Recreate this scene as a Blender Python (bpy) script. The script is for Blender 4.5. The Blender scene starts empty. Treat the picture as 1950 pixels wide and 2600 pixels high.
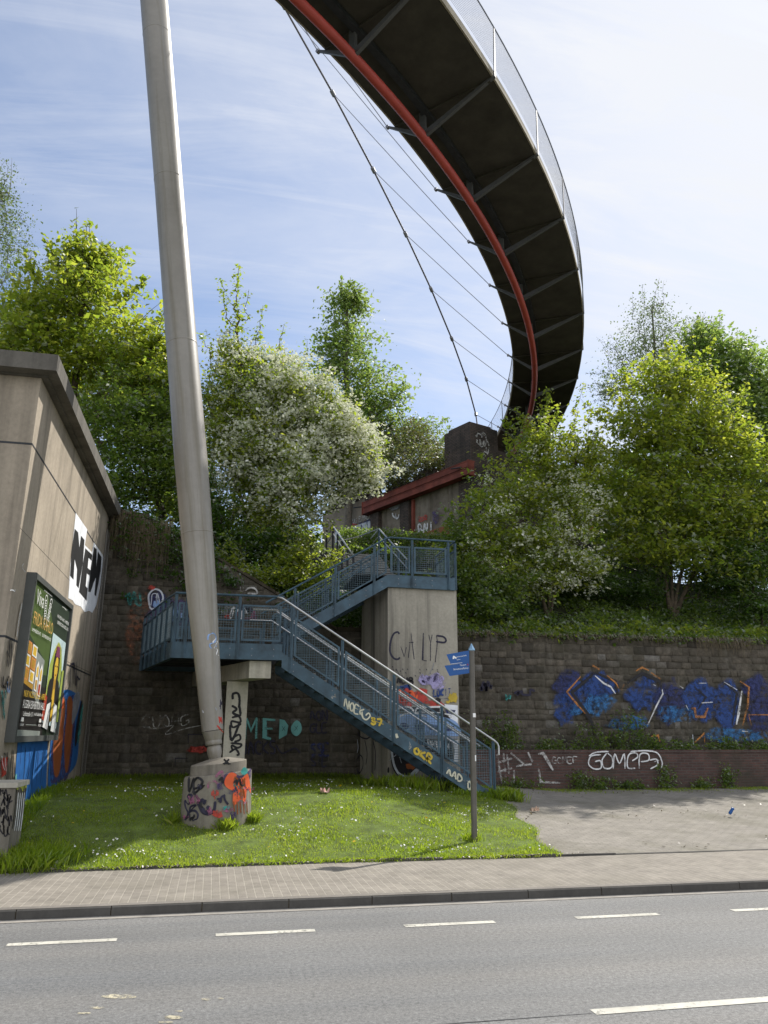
import bpy, math, random
import numpy as np
from mathutils import Vector, Matrix
rnd = random.Random(7)
scene = bpy.context.scene
COL = scene.collection
R = math.radians

# ------------------------------------------------------------------ camera calibration
# x along the road (right), y away from the camera across the road, z up, road surface z = 0
F = 1953.0; HC = 2.0
def _axes(P=16., roll=.25, yaw=12.):
    P, roll, yaw = R(P), R(roll), R(yaw)
    fwd = np.array([math.sin(yaw)*math.cos(P), math.cos(yaw)*math.cos(P), math.sin(P)])
    right = np.array([math.cos(yaw), -math.sin(yaw), 0.])
    up = np.cross(right, fwd)
    return right*math.cos(roll)+up*math.sin(roll), -right*math.sin(roll)+up*math.cos(roll), fwd
AX = _axes(); CAM = np.array([0., 0., HC])
def ray(u, v): return (u-975)/F*AX[0]+(1300-v)/F*AX[1]+AX[2]
def atz(u, v, z): d = ray(u, v); return CAM+d*(z-HC)/d[2]
def aty(u, v, y): d = ray(u, v); return CAM+d*y/d[1]
def atx(u, v, x): d = ray(u, v); return CAM+d*x/d[0]
def atpl(u, v, a, n):
    d = ray(u, v); return CAM+d*((np.dot(np.array(a)-CAM, n))/np.dot(d, n))

cd = bpy.data.cameras.new('camera'); cam = bpy.data.objects.new('camera', cd); COL.objects.link(cam)
cd.sensor_fit = 'VERTICAL'; cd.sensor_height = 36; cd.lens = 36*F/2600; cd.clip_end = 3000; cd.clip_start = .1
m = Matrix.Identity(4)
for i in range(3):
    m[i][0] = AX[0][i]; m[i][1] = AX[1][i]; m[i][2] = -AX[2][i]; m[i][3] = CAM[i]
cam.matrix_world = m
scene.camera = cam

# ------------------------------------------------------------------ materials
class N:
    """tiny node helper"""
    def __init__(s, name):
        s.m = bpy.data.materials.new(name); s.m.use_nodes = True
        s.t = s.m.node_tree; s.b = s.t.nodes['Principled BSDF']; s.out = s.t.nodes['Material Output']
        s.b.inputs['Specular IOR Level'].default_value = .3
    def n(s, ty, **k):
        x = s.t.nodes.new(ty)
        for a, v in k.items(): setattr(x, a, v)
        return x
    def l(s, a, b): s.t.links.new(a, b)
    def coord(s, scale=(1, 1, 1), swz=None):
        tc = s.n('ShaderNodeTexCoord'); o = tc.outputs['Object']
        if swz:
            sp = s.n('ShaderNodeSeparateXYZ'); s.l(o, sp.inputs[0]); cb = s.n('ShaderNodeCombineXYZ')
            for i, a in enumerate(swz):
                if a is not None: s.l(sp.outputs[a], cb.inputs[i])
            o = cb.outputs[0]
        mp = s.n('ShaderNodeMapping'); mp.inputs['Scale'].default_value = scale; s.l(o, mp.inputs[0])
        return mp.outputs[0]
    def noise(s, scale, detail=4, rough=.6, vec=None, dist=0):
        x = s.n('ShaderNodeTexNoise'); x.inputs['Scale'].default_value = scale; x.inputs['Detail'].default_value = detail
        x.inputs['Roughness'].default_value = rough; x.inputs['Distortion'].default_value = dist
        s.l(vec if vec is not None else s.coord(), x.inputs['Vector']); return x.outputs['Fac']
    def ramp(s, fac, stops):
        x = s.n('ShaderNodeValToRGB'); e = x.color_ramp.elements
        while len(e) < len(stops): e.new(.5)
        for el, (p, c) in zip(e, stops):
            el.position = p; el.color = (*c, 1) if hasattr(c, '__len__') else (c, c, c, 1)
        s.l(fac, x.inputs[0]); return x.outputs[0]
    def mix(s, fac, a, b, mode='MIX'):
        x = s.n('ShaderNodeMix', data_type='RGBA', blend_type=mode)
        for sock, v in ((x.inputs[0], fac), (x.inputs[6], a), (x.inputs[7], b)):
            if isinstance(v, (int, float)): sock.default_value = v
            elif isinstance(v, tuple): sock.default_value = (*v, 1)
            else: s.l(v, sock)
        return x.outputs[2]
    def math(s, op, a, b=0.):
        x = s.n('ShaderNodeMath', operation=op)
        for sock, v in ((x.inputs[0], a), (x.inputs[1], b)):
            if isinstance(v, (int, float)): sock.default_value = v
            else: s.l(v, sock)
        return x.outputs[0]
    def attr(s, name='v'):
        x = s.n('ShaderNodeAttribute'); x.attribute_name = name; return x.outputs['Fac']
    def bump(s, h, strength=.3, dist=.02):
        x = s.n('ShaderNodeBump'); x.inputs['Strength'].default_value = strength; x.inputs['Distance'].default_value = dist
        s.l(h, x.inputs['Height']); s.l(x.outputs[0], s.b.inputs['Normal'])
    def col(s, c):
        if isinstance(c, tuple): s.b.inputs['Base Color'].default_value = (*c, 1)
        else: s.l(c, s.b.inputs['Base Color'])
    def set(s, rough=.8, metal=0., spec=.3):
        s.b.inputs['Roughness'].default_value = rough; s.b.inputs['Metallic'].default_value = metal
        s.b.inputs['Specular IOR Level'].default_value = spec; return s.m

def m_plain(name, c, rough=.7, metal=0, var=.25, scale=6, spec=.3, bump=.15):
    k = N(name); f = k.noise(scale, 6, .65)
    lo = tuple(x*(1-var) for x in c); hi = tuple(min(1, x*(1+var)) for x in c)
    k.col(k.ramp(f, [(.3, lo), (.7, hi)]))
    if bump: k.bump(k.noise(scale*12, 3), bump, .01)
    return k.set(rough, metal, spec)

def m_concrete(name, c, stain=.5, streak=.6, board=0, swz=None):
    k = N(name)
    big = k.noise(.7, 5, .65); fine = k.noise(14, 6, .7)
    base = k.ramp(big, [(.3, tuple(x*.78 for x in c)), (.7, tuple(min(1, x*1.15) for x in c))])
    base = k.mix(.5, base, k.ramp(fine, [(.3, .55), (.7, 1.0)]), 'MULTIPLY')
    st = k.noise(1, 5, .6, k.coord((2.6, 2.6, .12)))
    base = k.mix(k.math('MULTIPLY', k.ramp(st, [(.47, 0.), (.68, 1.)]), streak), base, tuple(x*.3 for x in c))
    pal = k.noise(1, 5, .6, k.coord((3.4, 3.4, .2)))
    base = k.mix(k.math('MULTIPLY', k.ramp(pal, [(.56, 0.), (.75, 1.)]), .3), base, tuple(min(1, x*1.5) for x in c))
    if board:
        w = k.n('ShaderNodeTexWave', wave_type='BANDS', bands_direction='Z'); w.inputs['Scale'].default_value = board
        w.inputs['Distortion'].default_value = .6; w.inputs['Detail'].default_value = 3
        k.l(k.coord(), w.inputs[0]); base = k.mix(.35, base, k.ramp(w.outputs['Fac'], [(.0, .55), (.25, 1.)]), 'MULTIPLY')
    k.col(base); k.bump(k.noise(30, 6, .7), .35, .01)
    return k.set(.9)

def m_bricktex(name, c1, c2, mortar, bw, bh, swz=('X', 'Z', None), msize=.012, bump=.6, dirt=.5, grime=(.03, .035, .02), offset=.5, rough=.9, scale3=(1, 1, 1)):
    k = N(name); vec = k.coord(scale3, swz)
    # slight warp so that the courses are not ruler straight
    b = k.n('ShaderNodeTexBrick', offset=offset); b.inputs['Scale'].default_value = 1
    b.inputs['Brick Width'].default_value = bw; b.inputs['Row Height'].default_value = bh
    b.inputs['Mortar Size'].default_value = msize; b.inputs['Mortar Smooth'].default_value = .3; b.inputs['Bias'].default_value = 0
    b.inputs['Color1'].default_value = (*c1, 1); b.inputs['Color2'].default_value = (*c2, 1); b.inputs['Mortar'].default_value = (*mortar, 1)
    k.l(vec, b.inputs[0])
    c = b.outputs['Color']
    c = k.mix(.7, c, k.ramp(k.noise(3, 7, .7), [(.3, .6), (.7, 1.15)]), 'MULTIPLY')
    c = k.mix(k.math('MULTIPLY', k.ramp(k.noise(.6, 6, .65), [(.48, 0.), (.66, 1.)]), dirt), c, grime)
    k.col(c)
    h = k.math('ADD', k.math('MULTIPLY', b.outputs['Fac'], -1.), k.math('MULTIPLY', k.noise(40, 4, .7), .5))
    k.bump(h, bump, .012)
    return k.set(rough)

def m_leaf(name, cols, trans, tmix=.45, gloss=.05):
    k = N(name); f = k.attr('v')
    c = k.ramp(f, [(i/(len(cols)-1), x) for i, x in enumerate(cols)])
    t = k.ramp(f, [(i/(len(trans)-1), x) for i, x in enumerate(trans)])
    d = k.n('ShaderNodeBsdfDiffuse'); k.l(c, d.inputs[0])
    tr = k.n('ShaderNodeBsdfTranslucent'); k.l(t, tr.inputs[0])
    mx = k.n('ShaderNodeMixShader'); mx.inputs[0].default_value = tmix; k.l(d.outputs[0], mx.inputs[1]); k.l(tr.outputs[0], mx.inputs[2])
    g = k.n('ShaderNodeBsdfGlossy'); g.inputs['Roughness'].default_value = .55; g.inputs[0].default_value = (.8, .8, .8, 1)
    fr = k.n('ShaderNodeFresnel'); fr.inputs[0].default_value = 1.4
    mg = k.n('ShaderNodeMixShader'); k.l(k.math('MULTIPLY', fr.outputs[0], gloss*3), mg.inputs[0])
    k.l(mx.outputs[0], mg.inputs[1]); k.l(g.outputs[0], mg.inputs[2]); k.l(mg.outputs[0], k.out.inputs[0])
    return k.m

def m_paint(name, c, wear=.35, scale=9, rough=.6, thin=0.):
    """spray paint: patchy, worn through to the wall behind"""
    k = N(name)
    f = k.noise(scale, 7, .7)
    k.col(k.ramp(k.noise(3, 4), [(.3, tuple(x*.75 for x in c)), (.7, tuple(min(1, x*1.15) for x in c))]))
    if wear > 0:
        f = k.math('ADD', k.math('MULTIPLY', f, .6), k.math('MULTIPLY', k.noise(1.6, 5, .7), .4))
        a = k.ramp(f, [(max(0, wear-.07), 0.), (wear+.07, 1.-thin)])
        ed = k.math('ADD', k.math('SUBTRACT', 1., k.attr('fade')), k.math('MULTIPLY', k.math('SUBTRACT', k.noise(30, 3), .5), .9))
        k.l(k.math('MULTIPLY', a, k.ramp(ed, [(.12, 0.), (.6, 1.)])), k.b.inputs['Alpha'])
    return k.set(rough)

MT = {}
MT['asphalt'] = None
def _asphalt():
    k = N('asphalt')
    big = k.noise(1, 4, .55, k.coord((.05, 1.1, 1)))
    base = k.ramp(big, [(.3, (.138, .141, .142)), (.5, (.162, .161, .156)), (.7, (.187, .181, .17))])
    fine = k.noise(70, 5, .9)
    base = k.mix(.7, base, k.ramp(fine, [(.3, .3), (.5, .95), (.72, 1.9)]), 'MULTIPLY')
    base = k.mix(.75, base, k.ramp(k.noise(26, 3, .8), [(.3, .5), (.5, 1.), (.7, 1.5)]), 'MULTIPLY')
    base = k.mix(.35, base, k.ramp(k.noise(1, 3, .5, k.coord((.03, 1.6, 1))), [(.35, .8), (.5, 1.), (.65, 1.2)]), 'MULTIPLY')
    sp = k.n('ShaderNodeTexVoronoi'); sp.inputs['Scale'].default_value = 38; k.l(k.coord(), sp.inputs['Vector'])
    base = k.mix(k.math('MULTIPLY', k.ramp(sp.outputs['Distance'], [(.06, 1.), (.2, 0.)]), .5), base, (.34, .33, .31))
    patch = k.noise(.35, 6, .6)
    base = k.mix(.5, base, k.ramp(patch, [(.35, .82), (.65, 1.12)]), 'MULTIPLY')
    k.col(base); k.bump(k.noise(140, 3, .8), .5, .006)
    return k.set(.78, 0, .35)
MT['asphalt'] = _asphalt()
MT['gutter'] = m_plain('gutter_stone', (.27, .25, .22), .9, 0, .3, 3)
MT['sidewalk'] = m_bricktex('pavers', (.262, .236, .20), (.228, .205, .173), (.32, .292, .245), .205, .105, ('Y', 'X', None), .009, .5, .35, (.17, .155, .12), .5)
MT['plaza'] = m_bricktex('plaza_pavers', (.268, .246, .212), (.243, .222, .19), (.205, .188, .158), .22, .115, ('X', 'Y', None), .010, .7, .55, (.12, .112, .075), .5)
MT['kerbtop_lit'] = m_concrete('kerb_top_lit', (.22, .2, .175), .5, .2)  # kerb stone again, sunlight on its top put into a lighter colour
MT['kerb'] = m_concrete('kerb_stone_shaded', (.085, .08, .072), .5, .3)  # shade of the kerb front put into a darker stone colour
MT['whiteline'] = m_paint('road_paint', (.54, .52, .45), .41, 22, .6)
MT['smear'] = m_paint('paint_smear', (.55, .5, .36), .5, 16, .6)
MT['copingdark'] = m_plain('mossy_coping', (.05, .042, .028), .95, 0, .5, 3, .2, .5)
MT['soil'] = m_plain('soil', (.07, .055, .035), .95, 0, .5, 3)
MT['lawn'] = m_plain('lawn_soil', (.085, .12, .022), .95, 0, .5, 3)
MT['hill'] = m_plain('hill_soil', (.04, .045, .02), .95, 0, .5, 2)
MT['terrain'] = m_plain('terrain_ground', (.09, .10, .05), .95, 0, .4, .2)
MT['conc_wall'] = m_concrete('abutment_concrete', (.38, .322, .25), .5, .6)
MT['conc_cop'] = m_concrete('coping_concrete', (.14, .128, .11), .6, .6)
MT['conc_pier'] = m_concrete('pier_concrete', (.37, .342, .285), .5, 1.)
MT['conc_col'] = m_concrete('column_concrete', (.47, .44, .365), .5, .6)
MT['conc_plinth'] = m_concrete('plinth_concrete', (.23, .207, .168), .6, .8)
def _mast():
    k = N('mast_paint')
    big = k.noise(.5, 4, .6)
    base = k.ramp(big, [(.3, (.20, .183, .158)), (.7, (.275, .255, .222))])
    tc = k.n('ShaderNodeTexCoord'); sp = k.n('ShaderNodeSeparateXYZ'); k.l(tc.outputs['Object'], sp.inputs[0]); cb = k.n('ShaderNodeCombineXYZ')
    k.l(k.math('MULTIPLY', k.math('ADD', sp.outputs[0], k.math('MULTIPLY', sp.outputs[2], .146)), 4.5), cb.inputs[0]); k.l(k.math('MULTIPLY', k.math('ADD', sp.outputs[1], k.math('MULTIPLY', sp.outputs[2], -.03)), 4.5), cb.inputs[1]); k.l(k.math('MULTIPLY', sp.outputs[2], .14), cb.inputs[2])
    st = k.noise(1, 6, .65, cb.outputs[0])
    base = k.mix(k.ramp(st, [(.5, 0.), (.66, .75)]), base, (.14, .118, .072))
    base = k.mix(.3, base, k.ramp(k.noise(9, 6, .7), [(.3, .7), (.7, 1.1)]), 'MULTIPLY')
    k.col(base); k.bump(k.noise(5, 4), .1, .01)
    return k.set(.42, 0, .5)
MT['mast'] = _mast()
def _stone():
    k = N('sandstone_blocks'); f = k.attr('v')
    c = k.ramp(f, [(0., (.062, .055, .046)), (.3, (.094, .082, .067)), (.55, (.113, .098, .079)), (.85, (.14, .12, .095)), (1., (.18, .168, .15))])
    c = k.mix(.85, c, k.ramp(k.noise(4, 8, .75), [(.28, .35), (.72, 1.5)]), 'MULTIPLY')
    c = k.mix(.5, c, k.ramp(k.noise(22, 5, .75), [(.3, .5), (.7, 1.4)]), 'MULTIPLY')
    c = k.mix(k.math('MULTIPLY', k.ramp(k.noise(.8, 6, .7), [(.44, 0.), (.62, 1.)]), .65), c, (.055, .052, .036))
    c = k.mix(k.math('MULTIPLY', k.ramp(k.noise(1, 5, .6, k.coord((2, 2, .2))), [(.55, 0.), (.7, 1.)]), .4), c, (.2, .19, .165))
    k.col(c); k.bump(k.noise(9, 8, .78), 1., .06)
    return k.set(.95, 0, .15)
MT['stone'] = _stone()
MT['mortar'] = m_plain('wall_mortar', (.085, .075, .058), .95, 0, .4, 8)
MT['brickwall'] = m_bricktex('red_brick', (.112, .06, .05), (.07, .043, .038), (.095, .08, .07), .25, .075, ('X', 'Z', None), .012, .8, .8, (.045, .04, .028))
MT['oldbrick'] = m_bricktex('old_brick', (.11, .08, .065), (.07, .055, .048), (.04, .036, .03), .26, .085, ('X', 'Z', None), .012, .9, .7, (.02, .02, .017))
def _plaster():
    k = N('abutment_plaster')
    c = k.ramp(k.noise(.8, 6, .7), [(.3, (.12, .10, .078)), (.7, (.28, .24, .19))])
    c = k.mix(k.ramp(k.noise(1, 6, .7, k.coord((1.4, 1.4, .25))), [(.5, 0.), (.66, .8)]), c, (.085, .07, .05))
    k.col(c); k.bump(k.noise(12, 6, .7), .6, .03); return k.set(.95)
MT['plaster'] = _plaster()
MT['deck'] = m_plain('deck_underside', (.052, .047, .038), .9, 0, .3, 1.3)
MT['deckedge'] = m_concrete('deck_edge', (.34, .30, .23), .4, .4)
MT['rib'] = m_plain('rib_steel', (.075, .075, .077), .55, 0, .15, 4, .4)
MT['galv'] = m_plain('galvanised_steel', (.22, .22, .24), .45, .35, .12, 5, .4)
MT['red'] = m_plain('red_tube_paint', (.38, .055, .04), .5, 0, .15, 2, .4, .05)
MT['redrust'] = m_plain('red_girder_paint', (.17, .045, .03), .75, 0, .55, 1.0, .3)
MT['railpost'] = m_plain('rail_post_steel', (.13, .13, .145), .6, .1, .15, 5, .3)
MT['rust'] = m_plain('rusty_girder', (.22, .095, .045), .85, 0, .4, 3, .2)
MT['cable'] = m_plain('steel_cable', (.13, .12, .13), .5, .3, .15, 8)
MT['blue'] = m_plain('blue_steel_paint', (.036, .074, .105), .5, 0, .45, 3.5, .4, .1)
MT['bluelt'] = m_plain('blue_mesh_wire', (.10, .145, .17), .5, 0, .2, 3.5, .4, 0)
MT['handrail'] = m_plain('bare_steel_rail', (.48, .48, .48), .32, .85, .1, 8, .5, 0)
MT['dark'] = m_plain('dark_steel', (.028, .03, .034), .6, 0, .3, 4)
MT['grating'] = m_plain('tread_grating', (.16, .16, .155), .6, .4, .3, 10)
MT['postbrown'] = m_plain('sign_post_paint', (.105, .095, .08), .5, .1, .2, 5, .4, .05)
MT['signblue'] = m_plain('sign_blue', (.006, .075, .27), .4, 0, .08, 3, .4, 0)
MT['capblue'] = m_plain('post_cap_metal', (.22, .36, .5), .25, .5, .1, 6, .5, 0)
MT['white'] = m_plain('white_print', (.78, .78, .76), .5, 0, .05, 4, .3, 0)
MT['frame'] = m_plain('billboard_frame', (.085, .09, .085), .5, .2, .1, 4, .4, 0)
MT['bark'] = m_plain('bark', (.075, .058, .04), .95, 0, .5, 9)
MT['barkgrey'] = m_plain('bark_grey', (.12, .105, .085), .95, 0, .5, 9)
MT['fencedark'] = m_plain('fence_steel', (.02, .022, .02), .6, 0, .2, 4)
P = {}
for nm, c, w in (('black', (.014, .013, .016), .22), ('ink', (.02, .018, .04), .3), ('wht', (.66, .66, .66), .43), ('chalk', (.45, .44, .42), .48), ('turq', (.16, .42, .40), .32),
                 ('blue', (.016, .05, .19), .48), ('ltblue', (.03, .14, .33), .52), ('navy', (.022, .03, .11), .48), ('orange', (.42, .17, .04), .46), ('red', (.45, .05, .035), .45),
                 ('redor', (.72, .12, .04), .3), ('purple', (.075, .05, .13), .49), ('yellow', (.55, .4, .05), .35), ('lilac', (.36, .32, .54), .48), ('skyb', (.22, .34, .58), .42),
                 ('teal', (.04, .26, .24), .47), ('brownor', (.3, .085, .025), .30), ('rustspray', (.26, .10, .05), .53), ('wallblue', (.02, .12, .36), .3), ('grey', (.25, .25, .27), .4), ('silver', (.5, .53, .58), .3), ('mauve', (.28, .09, .17), .5), ('cream', (.55, .53, .42), .34), ('lime', (.5, .55, .1), .35)):
    P[nm] = m_paint('paint_'+nm, c, w, 7)
P['solidblack'] = m_plain('poster_black', (.012, .012, .013), .6, 0, .3, 6, .3, 0)
P['paper'] = m_plain('poster_white', (.72, .73, .75), .7, 0, .12, 5, .3, 0)

# ------------------------------------------------------------------ mesh helpers
class MB:
    def __init__(s): s.v = []; s.f = []; s.mi = []; s.k = 0; s.fade = {}
    def add(s, vs, fs):
        o = len(s.v); s.v += [tuple(map(float, p)) for p in vs]
        for f in fs: s.f.append(tuple(i+o for i in f)); s.mi.append(s.k)
    def box(s, a, b):
        x0, y0, z0 = a; x1, y1, z1 = b
        s.hexa([(x0, y0, z0), (x1, y0, z0), (x1, y1, z0), (x0, y1, z0), (x0, y0, z1), (x1, y0, z1), (x1, y1, z1), (x0, y1, z1)])
    def hexa(s, p): s.add(p, [(3, 2, 1, 0), (4, 5, 6, 7), (0, 1, 5, 4), (1, 2, 6, 5), (2, 3, 7, 6), (3, 0, 4, 7)])
    def beam(s, p0, p1, w, z0, z1, off=0.):
        """upright bar between plan points, vertical ends: width w across, from z0 to z1 above the line, shifted sideways by off"""
        p0 = np.array(p0, float); p1 = np.array(p1, float); d = (p1-p0)[:2]; L = np.hypot(*d) or 1
        n = np.array([-d[1]/L, d[0]/L, 0]); a, b = n*(off-w/2), n*(off+w/2); Z0, Z1 = np.array([0, 0, z0]), np.array([0, 0, z1])
        s.hexa([p0+a+Z0, p1+a+Z0, p1+b+Z0, p0+b+Z0, p0+a+Z1, p1+a+Z1, p1+b+Z1, p0+b+Z1])
    def tube(s, pts, r, n=8, caps=True):
        pts = [np.array(p, float) for p in pts]; rs = r if hasattr(r, '__len__') else [r]*len(pts)
        rings = []; ref = None
        for i, p in enumerate(pts):
            t = pts[min(i+1, len(pts)-1)]-pts[max(i-1, 0)]; t = t/(np.linalg.norm(t) or 1)
            if ref is None: ref = np.array([0, 0, 1.]) if abs(t[2]) < .9 else np.array([1., 0, 0])
            a = np.cross(t, ref); a /= np.linalg.norm(a); b = np.cross(a, t); ref = b
            rings.append([p+rs[i]*(math.cos(2*math.pi*j/n)*a+math.sin(2*math.pi*j/n)*b) for j in range(n)])
        vs = [q for g in rings for q in g]; fs = []
        for i in range(len(pts)-1):
            for j in range(n):
                k = (j+1) % n; fs.append((i*n+j, i*n+k, (i+1)*n+k, (i+1)*n+j))
        if caps: fs += [tuple(range(n)), tuple(range((len(pts)-1)*n, len(pts)*n))[::-1]]
        s.add(vs, fs)
    def prism(s, poly, ext):
        """polygon (3-D points) extruded by the vector ext"""
        n = len(poly); e = np.array(ext, float)
        s.add([np.array(p) for p in poly]+[np.array(p)+e for p in poly], [tuple(range(n))[::-1], tuple(range(n, 2*n))]+[(i, (i+1) % n, n+(i+1) % n, n+i) for i in range(n)])
    def lathe(s, prof, axis0, d, n=32):
        """profile of (distance along d, radius)"""
        d = np.array(d, float); d /= np.linalg.norm(d); s.tube([np.array(axis0)+d*h for h, r in prof], [r for h, r in prof], n)
    def poly(s, pts): s.add(pts, [tuple(range(len(pts)))])
    def ribbon(s, pts, w, nrm):
        """flat stroke along pts, lying in the plane with normal nrm, round ends"""
        pts = [np.array(p, float) for p in pts]; nrm = np.array(nrm, float); L = []; Rr = []
        for i, p in enumerate(pts):
            t = pts[min(i+1, len(pts)-1)]-pts[max(i-1, 0)]; l = np.linalg.norm(t)
            t = t/l if l > 1e-9 else np.array([1., 0, 0]); b = np.cross(nrm, t)
            ww = w*(.6 if i in (0, len(pts)-1) else 1.)/2
            L.append(p+b*ww); Rr.append(p-b*ww)
        n = len(pts); o = len(s.v); A = [a+(b-a)*.27 for a, b in zip(L, Rr)]; B = [b+(a-b)*.27 for a, b in zip(L, Rr)]
        s.add([a+(a-b)*.12 for a, b in zip(L, Rr)]+A+B+[b+(b-a)*.12 for a, b in zip(L, Rr)], [(k*n+i, k*n+i+1, (k+1)*n+i+1, (k+1)*n+i) for k in range(3) for i in range(n-1)])
        for i in range(n): s.fade[o+i] = 1.; s.fade[o+3*n+i] = 1.
        for i in (0, n-1): s.fade[o+n+i] = .5; s.fade[o+2*n+i] = .5
    def build(s, name, mats, parent=None, smooth=False, label=None):
        me = bpy.data.meshes.new(name); me.from_pydata(s.v, [], s.f)
        for mm in (mats if isinstance(mats, (list, tuple)) else [mats]): me.materials.append(mm)
        me.polygons.foreach_set('material_index', s.mi)
        if s.fade:
            at = me.attributes.new('fade', 'FLOAT', 'POINT')
            for i, q in s.fade.items(): at.data[i].value = q
        if smooth:
            me.polygons.foreach_set('use_smooth', [True]*len(s.f))
            try: me.set_sharp_from_angle(angle=R(35))
            except Exception: pass
        me.update()
        return link(name, me, parent, label)

def link(name, me, parent=None, label=None):
    o = bpy.data.objects.new(name, me); COL.objects.link(o)
    if parent is not None:
        o.parent = parent
        r = parent
        while r.parent is not None: r = r.parent
        o.matrix_parent_inverse = Matrix.Translation(-Vector(r.location)) if parent is r else Matrix.Identity(4)
    if label: o['label'] = label
    return o
def thing(name, label, cat, loc, group=None):
    o = bpy.data.objects.new(name, None); COL.objects.link(o); o.location = Vector([float(x) for x in loc]); o.empty_display_size = .2
    o['label'] = label; o['category'] = cat
    if group: o['group'] = group
    return o
def tag(o, label=None, cat=None, group=None, kind=None):
    for k, v in (('label', label), ('category', cat), ('group', group), ('kind', kind)):
        if v: o[k] = v
    return o
def npmesh(name, verts, quads, mats, v=None, parent=None, mi=None, smooth=False):
    me = bpy.data.meshes.new(name); nv, nf = len(verts), len(quads); k = quads.shape[1]
    me.vertices.add(nv); me.vertices.foreach_set('co', np.ascontiguousarray(verts, np.float32).ravel())
    me.loops.add(nf*k); me.loops.foreach_set('vertex_index', np.ascontiguousarray(quads, np.int32).ravel())
    me.polygons.add(nf); me.polygons.foreach_set('loop_start', np.arange(0, nf*k, k, dtype=np.int32)); me.polygons.foreach_set('loop_total', np.full(nf, k, np.int32))
    for mm in (mats if isinstance(mats, (list, tuple)) else [mats]): me.materials.append(mm)
    if mi is not None: me.polygons.foreach_set('material_index', mi.astype(np.int32))
    if smooth: me.polygons.foreach_set('use_smooth', np.ones(nf, bool))
    me.update(calc_edges=True)
    if v is not None:
        a = me.attributes.new('v', 'FLOAT', 'FACE'); a.data.foreach_set('value', np.ascontiguousarray(v, np.float32))
    return link(name, me, parent)

def smooth_line(pts, k=5, closed=False):
    pts = [np.array(p, float) for p in pts]; n = len(pts)
    if n < 3: return pts
    out = []
    g = (lambda i: pts[i % n]) if closed else (lambda i: pts[max(0, min(n-1, i))])
    for i in range(n if closed else n-1):
        a, b, c, d = g(i-1), g(i), g(i+1), g(i+2)
        for j in range(k):
            t = j/k; out.append(.5*((2*b)+(c-a)*t+(2*a-5*b+4*c-d)*t*t+(3*b-a-3*c+d)*t**3))
    out.append(g(0) if closed else pts[-1]); return out

# text with the built-in font -> polygons in (x, y)
_tc = {}
def text_polys(txt):
    if txt in _tc: return _tc[txt]
    cu = bpy.data.curves.new('lettering', 'FONT'); cu.body = txt; cu.size = 1; cu.resolution_u = 3
    ob = bpy.data.objects.new('lettering', cu); COL.objects.link(ob)
    me = bpy.data.meshes.new_from_object(ob.evaluated_get(bpy.context.evaluated_depsgraph_get()))
    vs = np.array([v.co[:2] for v in me.vertices]); fs = [tuple(p.vertices) for p in me.polygons]
    bpy.data.objects.remove(ob); bpy.data.curves.remove(cu); bpy.data.meshes.remove(me)
    _tc[txt] = (vs, fs); return vs, fs
def put_text(mb, txt, org, ex, ey, w=None, h=None):
    """writes txt with its lower left at org, ex/ey unit vectors in the plane, scaled to width w and capital height h"""
    vs, fs = text_polys(txt); lo = vs.min(0); hi = vs.max(0); sz = hi-lo
    sy = (h/sz[1]) if h else None; sx = (w/sz[0]) if w else sy
    if sy is None: sy = sx
    q = [np.array(org)+np.array(ex)*((p[0]-lo[0])*sx)+np.array(ey)*((p[1]-lo[1])*sy) for p in vs]
    mb.add(q, fs)
# single stroke letters for the spray tags, unit box
SF = {'A': ['0,0 .5,1 1,0', '.2,.35 .8,.35'], 'B': ['0,0 0,1 .7,.95 .75,.6 .1,.52 .9,.4 .85,.05 0,0'], 'C': ['1,.85 .6,1 .1,.75 .05,.3 .5,0 1,.1'], 'D': ['0,0 0,1 .7,.9 1,.5 .7,.1 0,0'],
      'E': ['1,1 0,.97 0,0 1,.03', '0,.5 .75,.52'], 'F': ['1,1 0,.97 0,0', '0,.5 .7,.52'], 'G': ['1,.85 .5,1 .05,.6 .2,.05 .9,.05 .95,.45 .55,.45'], 'H': ['0,0 0,1', '1,0 1,1', '0,.5 1,.5'], 'I': ['.5,0 .5,1'],
      'J': ['.9,1 .9,.2 .5,0 .1,.2'], 'K': ['0,0 0,1', '.95,1 .05,.45 1,0'], 'L': ['.1,1 .05,.05 1,0'], 'M': ['0,0 .1,1 .5,.4 .9,1 1,0'], 'N': ['0,0 .05,1 .95,0 1,1'], 'O': ['.5,1 .05,.6 .3,.02 .8,.1 .95,.6 .5,1'],
      'P': ['.1,0 .1,1 .9,.9 .85,.5 .1,.45'], 'R': ['.1,0 .1,1 .85,.9 .8,.55 .1,.45 .95,0'], 'S': ['.9,.9 .3,1 .1,.7 .8,.4 .7,.05 .05,.1'], 'T': ['0,1 1,1', '.5,1 .5,0'], 'U': ['0,1 .05,.2 .5,0 .95,.2 1,1'],
      'V': ['0,1 .5,0 1,1'], 'W': ['0,1 .25,0 .5,.7 .75,0 1,1'], 'X': ['0,0 1,1', '0,1 1,0'], 'Y': ['0,1 .5,.5', '1,1 .45,0'], 'Z': ['0,1 1,1 0,0 1,0'], '3': ['.05,.95 .8,.95 .35,.55 .9,.35 .6,.02 .05,.1'], '7': ['0,1 1,1 .4,0'], ':': ['.45,.75 .5,.7', '.45,.2 .5,.15'], '6': ['.9,.95 .3,.7 .1,.2 .6,0 .9,.3 .5,.5 .15,.35']}
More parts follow.
